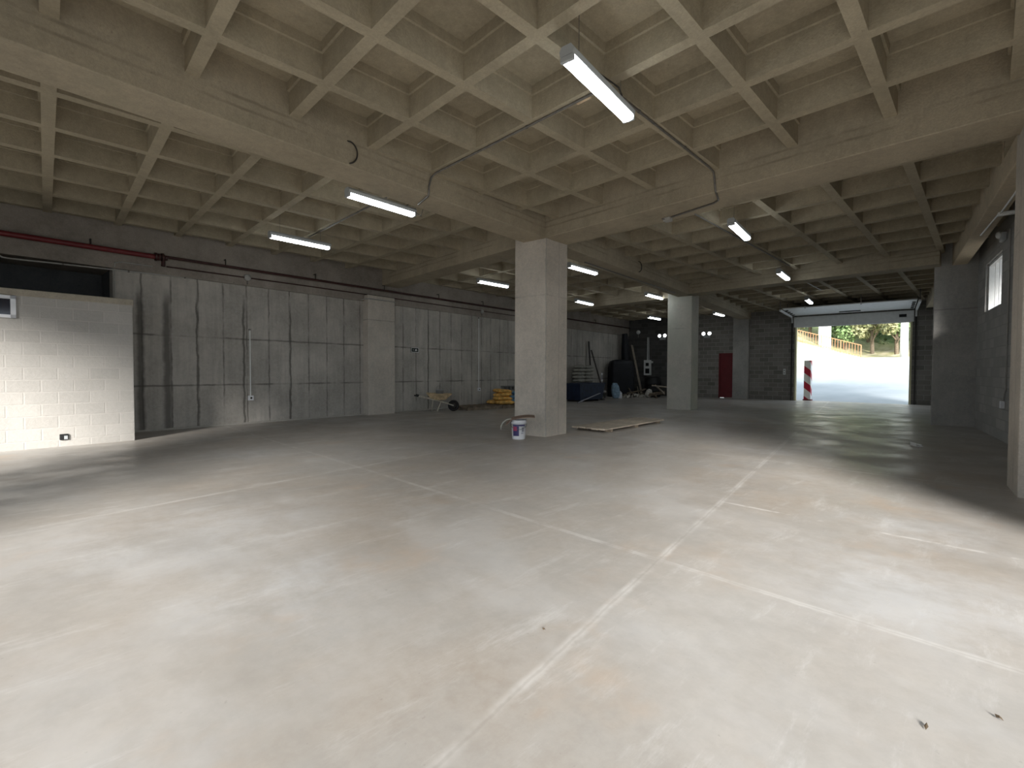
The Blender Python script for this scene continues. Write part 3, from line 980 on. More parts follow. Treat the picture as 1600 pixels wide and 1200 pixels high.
# red fire pipe
rp = thing('fire_pipe', 'red fire pipe running high along the cast wall band', 'pipe')
MB().tube([wl_pt(-9.4, 0.17, 3.76), wl_pt(-4.5, 0.17, 3.76)], 0.052, 14).build('thick_pipe', 'red_pipe', rp)
MB().tube([wl_pt(-4.5, 0.17, 3.79), wl_pt(17.9, 0.17, 3.87)], 0.03, 10).build('thin_pipe', 'red_pipe_dark', rp)['label'] = 'thin dark red pipe'
fl_ = MB()
for dx, r in ((-0.12, 0.085), (-0.06, 0.075), (0.0, 0.09), (0.06, 0.055)):
    fl_.tube([wl_pt(-4.45 + dx, 0.17, 3.765), wl_pt(-4.45 + dx + 0.04, 0.17, 3.768)], r, 14)
fl_.tube([wl_pt(-4.42, 0.17, 3.77), wl_pt(-4.42, 0.17, 3.58)], 0.04, 10)
fl_.build('flange', 'red_pipe_dark', rp)
for X in (-7.6, -5.6, -3.2, -1.0, 1.2, 3.4, 5.6, 7.8, 11, 14):
    z = 3.76 if X < -4.5 else 3.79 + (X + 4.5) * 0.0036
    MB().tube([wl_pt(X, 0.04, z + 0.16), wl_pt(X, 0.16, z + 0.16), wl_pt(X, 0.17, z)], 0.013, 6).build('bracket', 'dark_steel', rp)
run('conduit', [wl_pt(-4.35, 0.09, 3.60), wl_pt(-1.5, 0.09, 3.62), wl_pt(9.0, 0.09, 3.64)], 0.014, 'red_pipe_dark', 'thin dark pipe just below the red pipe on the band', 'pipe')
# long conduit on the cast wall
run('conduit', [wl_pt(-6.85, 0.03, 3.72), wl_pt(-6.85, 0.03, 3.40), wl_pt(-6.80, 0.03, 3.355), wl_pt(-6.7, 0.03, 3.35), wl_pt(-2.8, 0.03, 3.46), wl_pt(0.44, 0.03, 3.45), wl_pt(0.52, 0.28, 3.47), wl_pt(0.62, 0.29, 3.48),
                wl_pt(1.46, 0.29, 3.48), wl_pt(1.54, 0.26, 3.47), wl_pt(1.6, 0.03, 3.45), wl_pt(9.9, 0.03, 3.45)], 0.016, 'pvc',
    'long pale conduit along the top of the cast wall, stepping around its pilaster', 'conduit', [(wl_pt(X, 0.03, 3.35 + (X + 6.7) * 0.0282), X_) for X in (-6.0, -5.0, -4.0, -3.0)])
run('conduit', [wl_pt(-5.23, 0.025, 2.64), wl_pt(-5.23, 0.025, 3.42), wl_pt(-5.23, 0.08, 3.52), wl_pt(-5.15, 0.08, 3.56), wl_pt(-4.6, 0.08, 3.56)], 0.011, 'pvc',
    'thin conduit rising behind the block room end', 'conduit')
for X, zt, lab in ((-2.64, 2.34, 'white conduit drop and socket on the cast wall before its pilaster'), (5.50, 3.36, 'white conduit drop and socket on the cast wall near the yellow sacks')):
    t = thing('conduit_drop', lab, 'conduit', (X, LWY(X), 0), a_l)
    MB().tube([(0, -0.018, zt), (0, -0.018, 0.70)], 0.014, 8).build('pipe', 'white_paint', t)
    b = MB().box(-0.06, 0.06, -0.06, 0.0, 0.58, 0.70).build('socket_box', 'white_plastic', t, bevel=0.008)
    MB().lathe([(0, 0), (0.025, 0), (0.025, 0.004), (0, 0.004)], (0, 0, 0), 12).build('socket', 'dark_steel', b, loc=(0, -0.061, 0.64)).rotation_euler = (math.pi / 2, 0, 0)
    MB().box(-0.025, 0.025, -0.03, 0, zt - 0.02, zt + 0.02).build('end_clip', 'galv', t)
for X, lab in ((-2.70, 'round grey junction on the band over the first conduit drop'), (5.62, 'round grey junction on the band over the second conduit drop')):
    t = thing('round_junction', lab, 'junction box', (X, LWY(X) - 0.05, 3.62), a_l)
    MB().lathe([(0, 0), (0.08, 0), (0.085, 0.03), (0.07, 0.06), (0, 0.065)], seg=18).build('body', 'pvc', t).rotation_euler = (math.pi / 2, 0, 0)
    MB().tube([(0, -0.02, -0.07), (0, -0.02, -0.17)], 0.013, 8).build('connector', 'galv', t)

# block room socket
t = thing('wall_socket', 'black socket box low on the pale block wall', 'socket', (-6.065, 5.243, 0.165), a_b)
MB().box(-0.055, 0.055, -0.03, 0.005, -0.05, 0.05).build('box', 'black', t, bevel=0.006)
MB().box(0.0, 0.045, -0.036, -0.03, -0.04, 0.02).build('cover', 'grey_plastic', t)

# exit sign on the cast wall
t = thing('exit_sign', 'small dark white-edged safety sign on the cast wall past the pilaster', 'sign', (2.47, LWY(2.47), 2.03), a_l)
MB().box(-0.165, 0.165, -0.02, 0, -0.085, 0.085).build('plate', 'sign_dark', t, bevel=0.004)
q = MB()
for x0, x1, z0, z1 in ((-0.158, 0.158, 0.062, 0.078), (-0.158, 0.158, -0.078, -0.062), (-0.158, -0.142, -0.078, 0.078), (0.142, 0.158, -0.078, 0.078)):
    q.box(x0, x1, -0.024, -0.019, z0, z1)
q.build('border', 'sign_white', t)
q = MB()
q.add([(-0.09, -0.024, 0.0), (-0.06, -0.024, 0.025), (-0.06, -0.024, -0.025)], [[0, 1, 2]])
q.build('arrow', 'sign_white', t)
q = MB()
q.box(0.0, 0.03, -0.024, -0.019, -0.03, 0.02).box(0.035, 0.06, -0.024, -0.019, -0.02, 0.03).box(0.065, 0.085, -0.024, -0.019, -0.03, 0.015)
q.build('lettering', 'sign_white', t)


# emergency twin spots
def twin_spot(x, y, z, rz, label, lit=True):
    t = thing('emergency_light', label, 'emergency light', (x, y, z), rz)
    MB().box(-0.16, 0.16, -0.07, 0, -0.16, 0.0).build('battery_box', 'white_plastic' if not lit else 'grey_plastic', t, bevel=0.01)
    for sx_ in (-0.15, 0.15):
        h = MB().lathe([(0.0, 0.0), (0.05, 0.0), (0.085, 0.07), (0.09, 0.085)], seg=18).build('spot_head', 'grey_plastic', t)
        h.location = (sx_, -0.03, 0.07)
        h.rotation_euler = (math.radians(90), 0, 0)
        MB().lathe([(0.0, 0.088), (0.06, 0.086), (0.09, 0.08)], seg=18).build('lens', 'spot' if lit else 'white_plastic', h)
    return t


twin_spot(18.21, 6.80, 3.28, a_g, 'lit twin spot emergency light beside the second column, over the timber pile')
twin_spot(18.47, 4.44, 3.28, a_g, 'lit twin spot emergency light above the red door side of the block wall')
t = thing('emergency_light', 'unlit white emergency lamp above the barred window', 'emergency light', (6.95, RWY(6.95), 3.97), a_r + math.pi)
MB().box(-0.13, 0.13, -0.08, 0.0, -0.1, 0.06).build('battery_box', 'grey_plastic', t, bevel=0.02)
MB().ball((0.0, -0.10, 0.03), (0.07, 0.05, 0.07)).build('spot_head', 'white_paint', t)
t = thing('conduit_drop', 'thin conduit drop and socket on the grey block wall by the window', 'conduit', (6.5, RWY(6.5), 0), a_r)
MB().tube([(0, 0.018, 4.0), (0, 0.018, 1.0), (0.10, 0.018, 0.92), (0.20, 0.018, 0.76)], 0.013, 8).build('pipe', 'pvc', t)
MB().box(0.14, 0.26, 0.0, 0.055, 0.64, 0.78).build('socket_box', 'white_plastic', t, bevel=0.008)
t = thing('switch_box', 'small pale switch box on the block wall beside the garage opening', 'switch', (GX(0.87), 0.87, 1.36), a_g)
MB().box(-0.05, 0.05, -0.06, 0, -0.14, 0.14).build('box', 'white_paint', t, bevel=0.01)
for z in (0.06, -0.06):
    MB().lathe([(0, 0), (0.022, 0), (0.02, 0.02), (0, 0.022)], (0, 0, 0), 12).build('button', 'black', t, loc=(0, -0.06, z)).rotation_euler = (math.pi / 2, 0, 0)

# steel loops left in the concrete
def steel_loop(x, y, z, r, rz, label):
    t = MB()
    pts = [(r * 0.55 * math.cos(a) - 0.02, -0.03 - r * 0.5 - r * 0.45 * math.sin(a), r * math.sin(a * 0.5 + 0.2) * 1.0) for a in ()]
    n = 14
    pts = [(0, 0.03, r)] + [(0.15 * r * math.sin(math.pi * k / n), -r * 0.75 * math.sin(math.pi * k / n) - 0.005, r * math.cos(math.pi * k / n)) for k in range(n + 1)][1:-1] + [(0.02, 0.0, -r), (0.02, 0.03, -r * 0.9)]
    t.tube(pts, 0.010, 8)
    o = t.build('steel_loop', 'dark_steel', loc=(x, y, z), rz=rz)
    return tag(o, label, 'steel loop')


steel_loop(-3.44, -0.083, 4.15, 0.14, math.radians(64), 'dark steel loop sticking out of the deep beam before the nearest lamp row')
steel_loop(5.30, 0.80, 4.20, 0.14, math.radians(64), 'dark steel loop sticking out of the beam between the two free columns')
o = MB().box(-0.09, 0.09, -0.025, 0.025, -0.012, 0.012).build('timber_chip', 'wood_end', loc=(-2.03, -2.78, 4.30), rz=math.pi / 2)
tag(o, 'small orange wood chip stuck under the rib beside the nearest lamp', 'wood chip')

# ------------------------------------------------------------------ things on the floor
# paint bucket
b = thing('paint_bucket', 'white paint bucket with blue and pink label before the column', 'bucket', (0.30, 0.48, 0))
MB().lathe([(0, 0), (0.125, 0), (0.132, 0.012), (0.146, 0.30), (0.154, 0.30), (0.156, 0.33), (0.150, 0.333), (0.152, 0.36), (0.156, 0.375), (0.146, 0.375), (0.128, 0.03), (0, 0.025)], seg=36).build('body', 'white_plastic', b)
va = math.atan2(-5.961 - 0.48, -6.27 - 0.30)


def patch(r0, r1, z0, z1, a0, a1, name, mat):
    MB().lathe([(r0, z0), (r1, z1)], seg=10, a0=va + a0, a1=va + a1).build(name, mat, b)


patch(0.1385, 0.1445, 0.07, 0.26, -0.85, 0.05, 'label_panel', 'label_blue')
patch(0.1420, 0.1450, 0.17, 0.25, -0.80, -0.25, 'label_panel', 'label_red')
patch(0.1450, 0.1475, 0.262, 0.29, -0.85, 0.95, 'label_panel', 'label_blue')
patch(0.1415, 0.1450, 0.15, 0.235, 0.45, 0.75, 'label_panel', 'label_grey')
patch(0.1405, 0.1415, 0.115, 0.135, 0.35, 0.7, 'label_panel', 'label_grey')
MB().tube([(0.155 * math.cos(va + 1.57 * s), 0.155 * math.sin(va + 1.57 * s), 0.31) for s in (-1,)] +
          [(0.168 * math.cos(va + a), 0.168 * math.sin(va + a), 0.30 - 0.10 * math.cos(a)) for a in (-1.2, -0.8, -0.3, 0.2, 0.7, 1.1)] +
          [(0.155 * math.cos(va + 1.57), 0.155 * math.sin(va + 1.57), 0.31)], 0.004, 6).build('handle', 'galv', b)
cb = MB()
n = 10
vv = []
for i in range(n + 1):
    u = -0.26 + 0.56 * i / n
    zz = 0.392 + 0.035 * math.sin((u + 0.1) * 5.5) - (0.09 * max(0, -u - 0.14) / 0.12 if u < -0.14 else 0)
    for dv in (-0.15, 0.15):
        for dz in (0, 0.012):
            vv.append((u, dv * (1 - 0.25 * abs(u)), zz + dz + 0.02 * (dv > 0)))
ff = []
for i in range(n):
    a = 4 * i
    for p0, p1 in ((0, 2), (3, 1), (1, 0), (2, 3)):
        ff.append([a + p0, a + p1, a + 4 + p1, a + 4 + p0])
ff += [[0, 1, 3, 2], [4 * n, 4 * n + 2, 4 * n + 3, 4 * n + 1]]
cb.add(vv, ff)
tag(cb.build('board_scrap', 'cardboard', loc=(0.31, 0.47, 0.0), rz=va + math.pi / 2), 'bent brown board scrap lying on the white paint bucket', 'board')
dx, dy = math.cos(va - math.pi / 2), math.sin(va - math.pi / 2)
tag(MB().tube([(0.30 + dx * s, 0.48 + dy * s, z) for s, z in ((0.05, 0.378), (0.16, 0.387), (0.24, 0.37), (0.31, 0.32), (0.345, 0.25), (0.35, 0.18))], [0.012, 0.014, 0.014, 0.016, 0.016, 0.012], 8)
    .build('plastic_strip', 'pale_sack'), 'pale bent strip drooping from under the board on the paint bucket', 'strip')

# planks on the floor behind the column
rnd = random.Random(5)
for k in range(5):
    y = -0.10 + 0.172 * k
    L = 2.95 + rnd.uniform(-0.12, 0.1)
    o = thing('plank', ('pale plank on the floor behind the bucket column, outermost towards the viewer', 'second plank of the floor row, counted from the viewer',
              'middle plank of the floor row behind the bucket column', 'fourth plank of the floor row, counted from the viewer',
              'plank of the floor row farthest from the viewer')[k], 'plank', (3.70 + rnd.uniform(-0.06, 0.06), y + 0.06, 0), math.radians(3.0 + rnd.uniform(-0.4, 0.4)), 'planks lying side by side behind the column')
    MB().box(-L / 2, L / 2, -0.082, 0.082, 0.05, 0.085).build('board', 'wood', o, bevel=0.004)
    for q in (-1.2, 0.0, 1.2):
        MB().box(q - 0.05, q + 0.05, -0.078, 0.078, 0.0, 0.05).build('batten', 'wood_old', o)
    MB().box(L / 2 - 0.006, L / 2 + 0.002, -0.08, 0.08, 0.052, 0.083).build('sawn_end', 'wood_end', o)

# wheelbarrow: local x towards the wheel
wbr = thing('wheelbarrow', 'tan builder wheelbarrow against the cast wall', 'wheelbarrow', (2.98, 6.80, 0), math.radians(-35.6))
t = MB()
top = [(-0.42, -0.30), (0.42, -0.27), (0.42, 0.27), (-0.42, 0.30)]
bot = [(-0.22, -0.19), (0.20, -0.17), (0.20, 0.17), (-0.22, 0.19)]
zt, zb = 0.58, 0.38
vs_ = [(x, y, zt + (0.03 if x < 0 else 0)) for x, y in top] + [(x, y, zb) for x, y in bot] + [(x * 0.95, y * 0.95, zt + (0.03 if x < 0 else 0)) for x, y in top] + [(x * 0.94, y * 0.94, zb + 0.02) for x, y in bot]
fs = [[4, 5, 6, 7][::-1], [12, 13, 14, 15]]
for i in range(4):
    j = (i + 1) % 4
    fs += [[i, j, 4 + j, 4 + i][::-1], [8 + i, 8 + j, 12 + j, 12 + i], [i, j, 8 + j, 8 + i]]
t.add(vs_, fs)
t.build('tray', 'barrow', wbr)
for s in (-1, 1):
    MB().tube([(-0.78, s * 0.30, 0.54), (-0.45, s * 0.25, 0.46), (-0.1, s * 0.19, 0.375), (0.25, s * 0.12, 0.27), (0.47, s * 0.08, 0.19)], 0.018, 8).build('frame', 'barrow_frame', wbr)
    MB().tube([(-0.80, s * 0.30, 0.545), (-0.66, s * 0.285, 0.515)], 0.024, 8).build('grip', 'black', wbr)
    MB().tube([(-0.20, s * 0.19, 0.39), (-0.25, s * 0.22, 0.02), (-0.05, s * 0.20, 0.02), (0.06, s * 0.17, 0.34)], 0.015, 8).build('leg', 'barrow_frame', wbr)
MB().tube([(-0.235, -0.21, 0.18), (-0.235, 0.21, 0.18)], 0.013, 8).build('brace', 'barrow_frame', wbr)
wh = MB()
wh.lathe([(0.11, -0.03), (0.16, -0.038), (0.185, 0), (0.16, 0.038), (0.11, 0.03), (0.11, -0.03)], seg=24)
o = wh.build('wheel', 'black', wbr)
o.location = (0.47, 0, 0.188)
o.rotation_euler = (math.pi / 2, 0, 0)
hub = MB().lathe([(0, -0.03), (0.05, -0.03), (0.115, -0.012), (0.115, 0.012), (0.05, 0.03), (0, 0.03)], seg=18).build('hub', 'dark_steel', o)
gb = thing('bucket', 'grey mortar bucket standing in the wheelbarrow', 'bucket', (2.98 + 0.02, 6.80, 0.40))
MB().lathe([(0, 0), (0.10, 0), (0.135, 0.30), (0.14, 0.30), (0.14, 0.315), (0.125, 0.315), (0.09, 0.02), (0, 0.02)], seg=24).build('body', 'grey_plastic', gb)
MB().tube([(0.135 * math.cos(a), 0.135 * math.sin(a) * 0.3, 0.31 + 0.13 * math.sin(a)) for a in [math.pi * k / 10 for k in range(11)]], 0.004, 6).build('handle', 'galv', gb)
o = MB().lathe([(0, 0), (0.055, 0), (0.06, 0.12), (0.03, 0.16), (0.03, 0.19), (0, 0.19)], seg=16).build('bottle', 'label_grey', loc=(2.99, 6.80, 0.43))
o.location.z = 0.43
MB().lathe([(0, 0.19), (0.034, 0.19), (0.034, 0.215), (0, 0.215)], seg=14).build('cap', 'black', o)
o.location = (3.02, 6.83, 0.43)
tag(o, 'small grey bottle inside the mortar bucket on the wheelbarrow', 'bottle')

# pallets
def pallet(x, y, rz, label, L=1.3, W=1.0):
    t = thing('pallet', label, 'pallet', (x, y, 0), rz, 'low pallets along the cast wall')
    for s in (-1, 0, 1):
        MB().box(-L / 2, L / 2, s * (W / 2 - 0.05) - 0.045, s * (W / 2 - 0.05) + 0.045, 0.0, 0.10).build('stringer', 'wood_old', t)
    for k in range(7):
        q = -L / 2 + 0.06 + (L - 0.12) * k / 6
        MB().box(q - 0.06, q + 0.06, -W / 2, W / 2, 0.10, 0.125).build('deck_board', 'wood_old', t)
    return t


pr = math.radians(-4)
pallet(4.55, 6.72, pr, 'empty low pallet between the wheelbarrow and the yellow sacks', 1.5)
pallet(6.10, 6.66, pr, 'low pallet carrying the yellow and blue sacks', 1.45)


def sack(name, c, size, rz, mat, label, seed, group, tilt=(0, 0)):
    o = MB().pillow((0, 0, 0), size, 0, seed, tilt).build(name, mat, loc=c, rz=rz)
    tag(o, label, 'sack', group)
    MB().pillow((size[0] / 2 - 0.005, 0, 0), (0.05, size[1] * 0.8, 0.02), 0, seed + 50, tilt).build('sewn_end', mat, o)
    return o


ys = ['yellow cement sack at the bottom front of the sack stack', 'yellow cement sack at the bottom back of the sack stack', 'second yellow sack up in the stack on the pallet',
      'third yellow sack up in the stack, slid sideways', 'topmost yellow sack of the stack on the pallet']
for k, (dx_, dy_, z, a, tl) in enumerate([(0.02, -0.22, 0.20, 4, 0), (-0.03, 0.20, 0.20, -6, 0), (0.05, -0.08, 0.335, 10, 0.03), (0.10, -0.02, 0.47, -8, -0.05), (0.14, 0.02, 0.60, 14, 0.08)]):
    sack('cement_sack', (5.62 + dx_, 6.66 + dy_, z), (0.70, 0.44, 0.155), pr + math.radians(-35 + a), 'yellow', ys[k], 11 + k, 'yellow cement sacks on the pallet', (0, tl))
for k, (dx_, dy_, z, a, lab) in enumerate([(0.0, 0.0, 0.21, 5, 'blue sack lying lowest beside the yellow sacks'), (0.03, 0.03, 0.36, -20, 'blue sack on top of the other beside the yellow sacks')]):
    sack('cement_sack', (6.27 + dx_, 6.72 + dy_, z), (0.60, 0.42, 0.17), pr + math.radians(20 + a), 'blue_sack', lab, 31 + k, 'blue sacks on the pallet', (0.0, 0.1 * k))
sack('cement_sack', (6.40, 6.78, 0.50), (0.42, 0.34, 0.14), 0.9, 'blue_sack', 'small crumpled blue sack topping the blue pair', 44, 'blue sacks on the pallet', (0.3, 0.2))


def hollow_block():
    m = MB()
    L, W, H = 0.39, 0.19, 0.19
    for x0, x1 in ((-L / 2, -L / 2 + 0.03), (-0.015, 0.015), (L / 2 - 0.03, L / 2)):
        m.box(x0, x1, -W / 2, W / 2, 0, H)
    for y0, y1 in ((-W / 2, -W / 2 + 0.03), (W / 2 - 0.03, W / 2)):
        m.box(-L / 2 + 0.03, -0.015, y0, y1, 0, H)
        m.box(0.015, L / 2 - 0.03, y0, y1, 0, H)
    return m


hb = hollow_block().build('hollow_block', 'grey_block')
cnt = 0
for row in range(4):
    for k in range(2):
        o = hb if cnt == 0 else hb.copy()
        if cnt:
            COL.objects.link(o)
        lay = row >= 2
        o.location = (6.52 + 0.42 * k + 0.015 * row, 7.42 + 0.02 * k, 0.192 * row + (0.095 if lay else 0.0))
        o.rotation_euler = (math.pi / 2 if lay else 0, 0, pr + 0.03 * (row % 2))
        tag(o, ['grey hollow block at floor level behind the blue sacks', 'grey hollow block in the second course behind the blue sacks', 'grey hollow block on its side showing holes behind blue sacks',
                'topmost grey hollow block on its side behind blue sacks'][row] + (', wheelbarrow end' if k == 0 else ', column end'), 'block', 'hollow blocks behind the sacks')
        cnt += 1

# dark blue bin behind the column
t = thing('mortar_bin', 'large dark blue metal bin behind the bucket column', 'bin', (11.15, 6.95, 0), math.radians(2))
L, W, H = 2.0, 0.95, 0.80
m = MB()
o_ = [(-L / 2 + 0.12, -W / 2 + 0.06, 0.08), (L / 2 - 0.12, -W / 2 + 0.06, 0.08), (L / 2 - 0.12, W / 2 - 0.06, 0.08), (-L / 2 + 0.12, W / 2 - 0.06, 0.08)]
u_ = [(-L / 2, -W / 2, H), (L / 2, -W / 2, H), (L / 2, W / 2, H), (-L / 2, W / 2, H)]
i_ = [(x * 0.975, y * 0.94, H) for x, y, z in u_]
j_ = [(x * 0.97, y * 0.92, 0.12) for x, y, z in o_]
fs = [[3, 2, 1, 0], [12, 13, 14, 15]]
for i in range(4):
    j = (i + 1) % 4
    fs += [[i, j, 4 + j, 4 + i], [4 + i, 4 + j, 8 + j, 8 + i], [8 + i, 8 + j, 12 + j, 12 + i]]
m.add(o_ + u_ + i_ + j_, fs)
m.build('body', 'navy', t)
m = MB()
for s in (-1, 1):
    m.box(-L / 2 - 0.02, L / 2 + 0.02, s * W / 2 - 0.025, s * W / 2 + 0.025, H - 0.03, H + 0.02)
    m.box(s * L / 2 - 0.025, s * L / 2 + 0.025, -W / 2, W / 2, H - 0.03, H + 0.02)
m.build('rim', 'navy', t, bevel=0.006)
for s in (-1, 1):
    MB().box(s * 0.65 - 0.07, s * 0.65 + 0.07, -W / 2 + 0.08, W / 2 - 0.08, 0, 0.09).build('foot', 'dark_steel', t)

# pale sacks stacked behind the bin
cnt = 0
for row in range(10):
    for k in range(2):
        z = 0.085 + 0.165 * row
        lab = 'pale sack in the tall stack behind the blue bin'
        lab = ('pale sack of the tall stack by the cast wall, ' + ['lowest', 'second', 'third', 'fourth', 'fifth', 'sixth', 'seventh', 'eighth', 'ninth', 'topmost'][row] + ' layer, ' + ('pilaster end' if k == 0 else 'far end'))
        sack('lime_sack', (12.15 + 0.68 * k + rnd.uniform(-0.03, 0.03), 7.98 + rnd.uniform(-0.03, 0.03), z), (0.70, 0.42, 0.175), a_l + rnd.uniform(-0.06, 0.06), 'pale_sack', lab, 60 + cnt, 'pale sacks stacked behind the blue bin')
        cnt += 1


def board(p0, p1, w, th, mat, label, name='plank', face=0.0):
    """a straight board from p0 to p1"""
    p0, p1 = Vector(p0), Vector(p1)
    d = (p1 - p0)
    L = d.length
    o = MB().box(-w / 2, w / 2, -th / 2, th / 2, 0, L).build(name, mat)
    q = Vector((0, 0, 1)).rotation_difference(d.normalized())
    o.rotation_mode = 'QUATERNION'
    from mathutils import Quaternion
    o.rotation_quaternion = q @ Quaternion((0, 0, 1), face)
    o.location = p0
    return tag(o, label, 'plank')


board((13.45, 8.12, 0.0), (13.42, 8.36, 2.88), 0.10, 0.03, 'dark_steel', 'dark upright batten leaning on the cast wall over the pale sacks', 'batten')
board((14.0, 7.75, 0.0), (13.70, 8.40, 2.45), 0.09, 0.03, 'dark_steel', 'dark slanting batten leaning between the pale sacks and black sheeting', 'batten')

# banded post and the slanting pole
t = thing('site_post', 'thin post with three pale bands standing behind the bin', 'post', (12.42, 6.86, 0))
MB().tube([(0, 0, 0.03), (0, 0, 1.28)], 0.026, 10).build('pole', 'label_grey', t)
MB().lathe([(0, 0), (0.17, 0), (0.16, 0.03), (0.04, 0.06), (0, 0.06)], seg=18).build('base', 'dark_steel', t)
for z in (0.62, 0.92, 1.22):
    MB().lathe([(0, -0.05), (0.034, -0.05), (0.045, 0), (0.034, 0.05), (0, 0.05)], (0, 0, z), 12).build('band', 'white_paint', t)
tag(MB().tube([(9.6, 6.12, 0.025), (12.36, 6.66, 0.42)], 0.028, 8).build('slanting_pole', 'label_grey'), 'long grey pole slanting from the floor up to the banded post', 'pole')
t = MB()
for k in range(5):
    a = k * 1.26
    t.pillow((0.11 * math.cos(a), 0.10 * math.sin(a), 0.10 + 0.03 * (k % 2)), (0.22, 0.16, 0.14), a, k + 3)
tag(t.build('rag_bundle', 'pale_sack', loc=(12.42, 6.86, 0.30)), 'bundled grey rags tied around the banded post', 'rags')

# black sheeting in the corner
m = MB()
vs_, fs = [], []
prof = [(0.0, 1.0), (0.5, 1.0), (1.1, 0.97), (1.55, 0.95), (1.75, 0.93), (1.9, 0.85), (1.98, 0.6), (2.0, 0.0)]
n = 40
for z, k in prof:
    for i in range(n):
        a = 2 * math.pi * i / n
        sp_ = lambda v, e_: math.copysign(abs(v) ** e_, v)
        w_ = 1 + 0.035 * math.sin(a * 9 + z * 2) * (1 if k else 0)
        vs_.append((0.66 * k * sp_(math.cos(a), 0.4) * w_, 0.42 * k * sp_(math.sin(a), 0.4) * w_, z))
for r_ in range(len(prof) - 1):
    for i in range(n):
        fs.append([r_ * n + i, r_ * n + (i + 1) % n, (r_ + 1) * n + (i + 1) % n, (r_ + 1) * n + i])
m.add(vs_, fs, True)
tag(m.build('covered_stack', 'tarp', loc=(15.75, 7.92, 0), rz=math.radians(-40)), 'bulky stack under black plastic sheeting in the far corner', 'covered stack')
m = MB()
m.tube([(0, 0, 0), (0.02, 0.06, 1.2), (0.0, 0.10, 2.4), (-0.03, 0.14, 3.46)], [0.27, 0.26, 0.23, 0.15], 18)
tag(m.build('rolled_sheet', 'tarp', loc=(16.80, 8.20, 0)), 'tall black rolled sheet leaning up in the far corner', 'roll')
# blue and white sacks before it
o = MB().pillow((0, 0, 0.36), (0.40, 0.26, 0.74), 0, 91, (0.0, -0.12)).build('standing_sack', 'light_blue', loc=(14.0, 7.12, 0.0), rz=math.radians(-42))
tag(o, 'light blue sack standing upright before the black sheeting', 'sack')
MB().pillow((-0.04, 0, 0.73), (0.26, 0.1, 0.10), 0, 92).build('tied_top', 'light_blue', o)
t = thing('jerrycan', 'white plastic can at the foot of the light blue sack', 'can', (14.2, 7.0, 0), math.radians(-42))
MB().box(-0.09, 0.09, -0.12, 0.12, 0, 0.30).build('body', 'white_plastic', t, bevel=0.03)
MB().tube([(-0.05, 0, 0.29), (-0.05, 0, 0.35), (0.05, 0, 0.35), (0.05, 0, 0.29)], 0.014, 8).build('handle', 'white_plastic', t)
MB().lathe([(0, 0), (0.025, 0), (0.025, 0.05), (0, 0.05)], (0, 0.08, 0.29), 12).build('cap', 'label_red', t)

# scrap boards and rubble
specs = [((14.9, 7.0, 0.06), (16.3, 7.5, 0.30), 0.14, 'lowest'), ((15.1, 7.5, 0.10), (16.4, 6.8, 0.42), 0.12, 'crossing'), ((15.4, 6.9, 0.05), (15.9, 7.7, 0.66), 0.11, 'steepest'),
         ((15.9, 6.9, 0.06), (16.9, 7.6, 0.48), 0.13, 'broadest'), ((16.0, 7.5, 0.08), (17.2, 6.9, 0.20), 0.10, 'flattest'), ((15.2, 7.2, 0.22), (16.9, 7.1, 0.36), 0.09, 'narrowest')]
for p0, p1, w_, wd in specs:
    board(p0, p1, w_, 0.03, 'wood_old' if w_ < 0.125 else 'wood', wd + ' scrap board of the heap before the far corner', 'scrap_board', 0.7)
t = MB()
rr = random.Random(3)
for _ in range(46):
    a, d = rr.uniform(0, 6.28), rr.uniform(0, 1) ** 0.7
    s = rr.uniform(0.05, 0.13)
    t.obox((16.0 + 1.3 * d * math.cos(a), 7.25 + 0.55 * d * math.sin(a), s * 0.4 + 0.08 * (1 - d)), (s * 1.5, s, s * 0.8), rr.uniform(0, 3), rr.uniform(-0.4, 0.4), rr.uniform(-0.4, 0.4))
tag(t.build('rubble', 'rubble'), 'loose broken mortar under the scrap boards', 'rubble', kind='stuff')
board((17.15, 7.45, 0.05), (17.55, 8.35, 2.86), 0.16, 0.04, 'wood', 'long pale plank leaning in the far corner above the scrap boards')

# electric box on the garage wall
xg = gx(7.65)
t = thing('distribution_box', 'pale electric box with two dark openings on the far block wall', 'electric box', (GX(7.65), 7.65, 1.15), a_g)
q = MB()
q.box(-0.20, 0.20, -0.14, 0.0, 0, 0.86)
q.build('case', 'white_paint', t, bevel=0.01)
MB().box(-0.10, 0.13, -0.15, -0.13, 0.10, 0.38).build('opening', 'black', t)
MB().box(-0.08, 0.10, -0.15, -0.13, 0.52, 0.70).build('opening', 'black', t)
MB().box(0.20, 0.30, -0.12, 0.0, 0.68, 0.80).build('side_box', 'white_paint', t, bevel=0.006)
MB().tube([(-0.02, -0.05, 0.85), (-0.02, -0.05, 2.15)], 0.025, 8).build('riser_pipe', 'white_paint', t)
MB().tube([(0.07, -0.05, 0.85), (0.05, -0.05, 2.15)], 0.016, 8).build('riser_pipe', 'white_paint', t)
t = thing('round_junction', 'round pale junction high on the wall above the leaning plank', 'junction box', (GX(8.23) - 0.01, 8.23, 3.62), a_g)
MB().lathe([(0, 0), (0.11, 0), (0.12, 0.04), (0.09, 0.08), (0, 0.085)], seg=18).build('body', 'white_paint', t).rotation_euler = (math.pi / 2, 0, 0)
MB().tube([(0, -0.03, -0.08), (0, -0.03, -0.3)], 0.014, 8).build('connector', 'pvc', t)

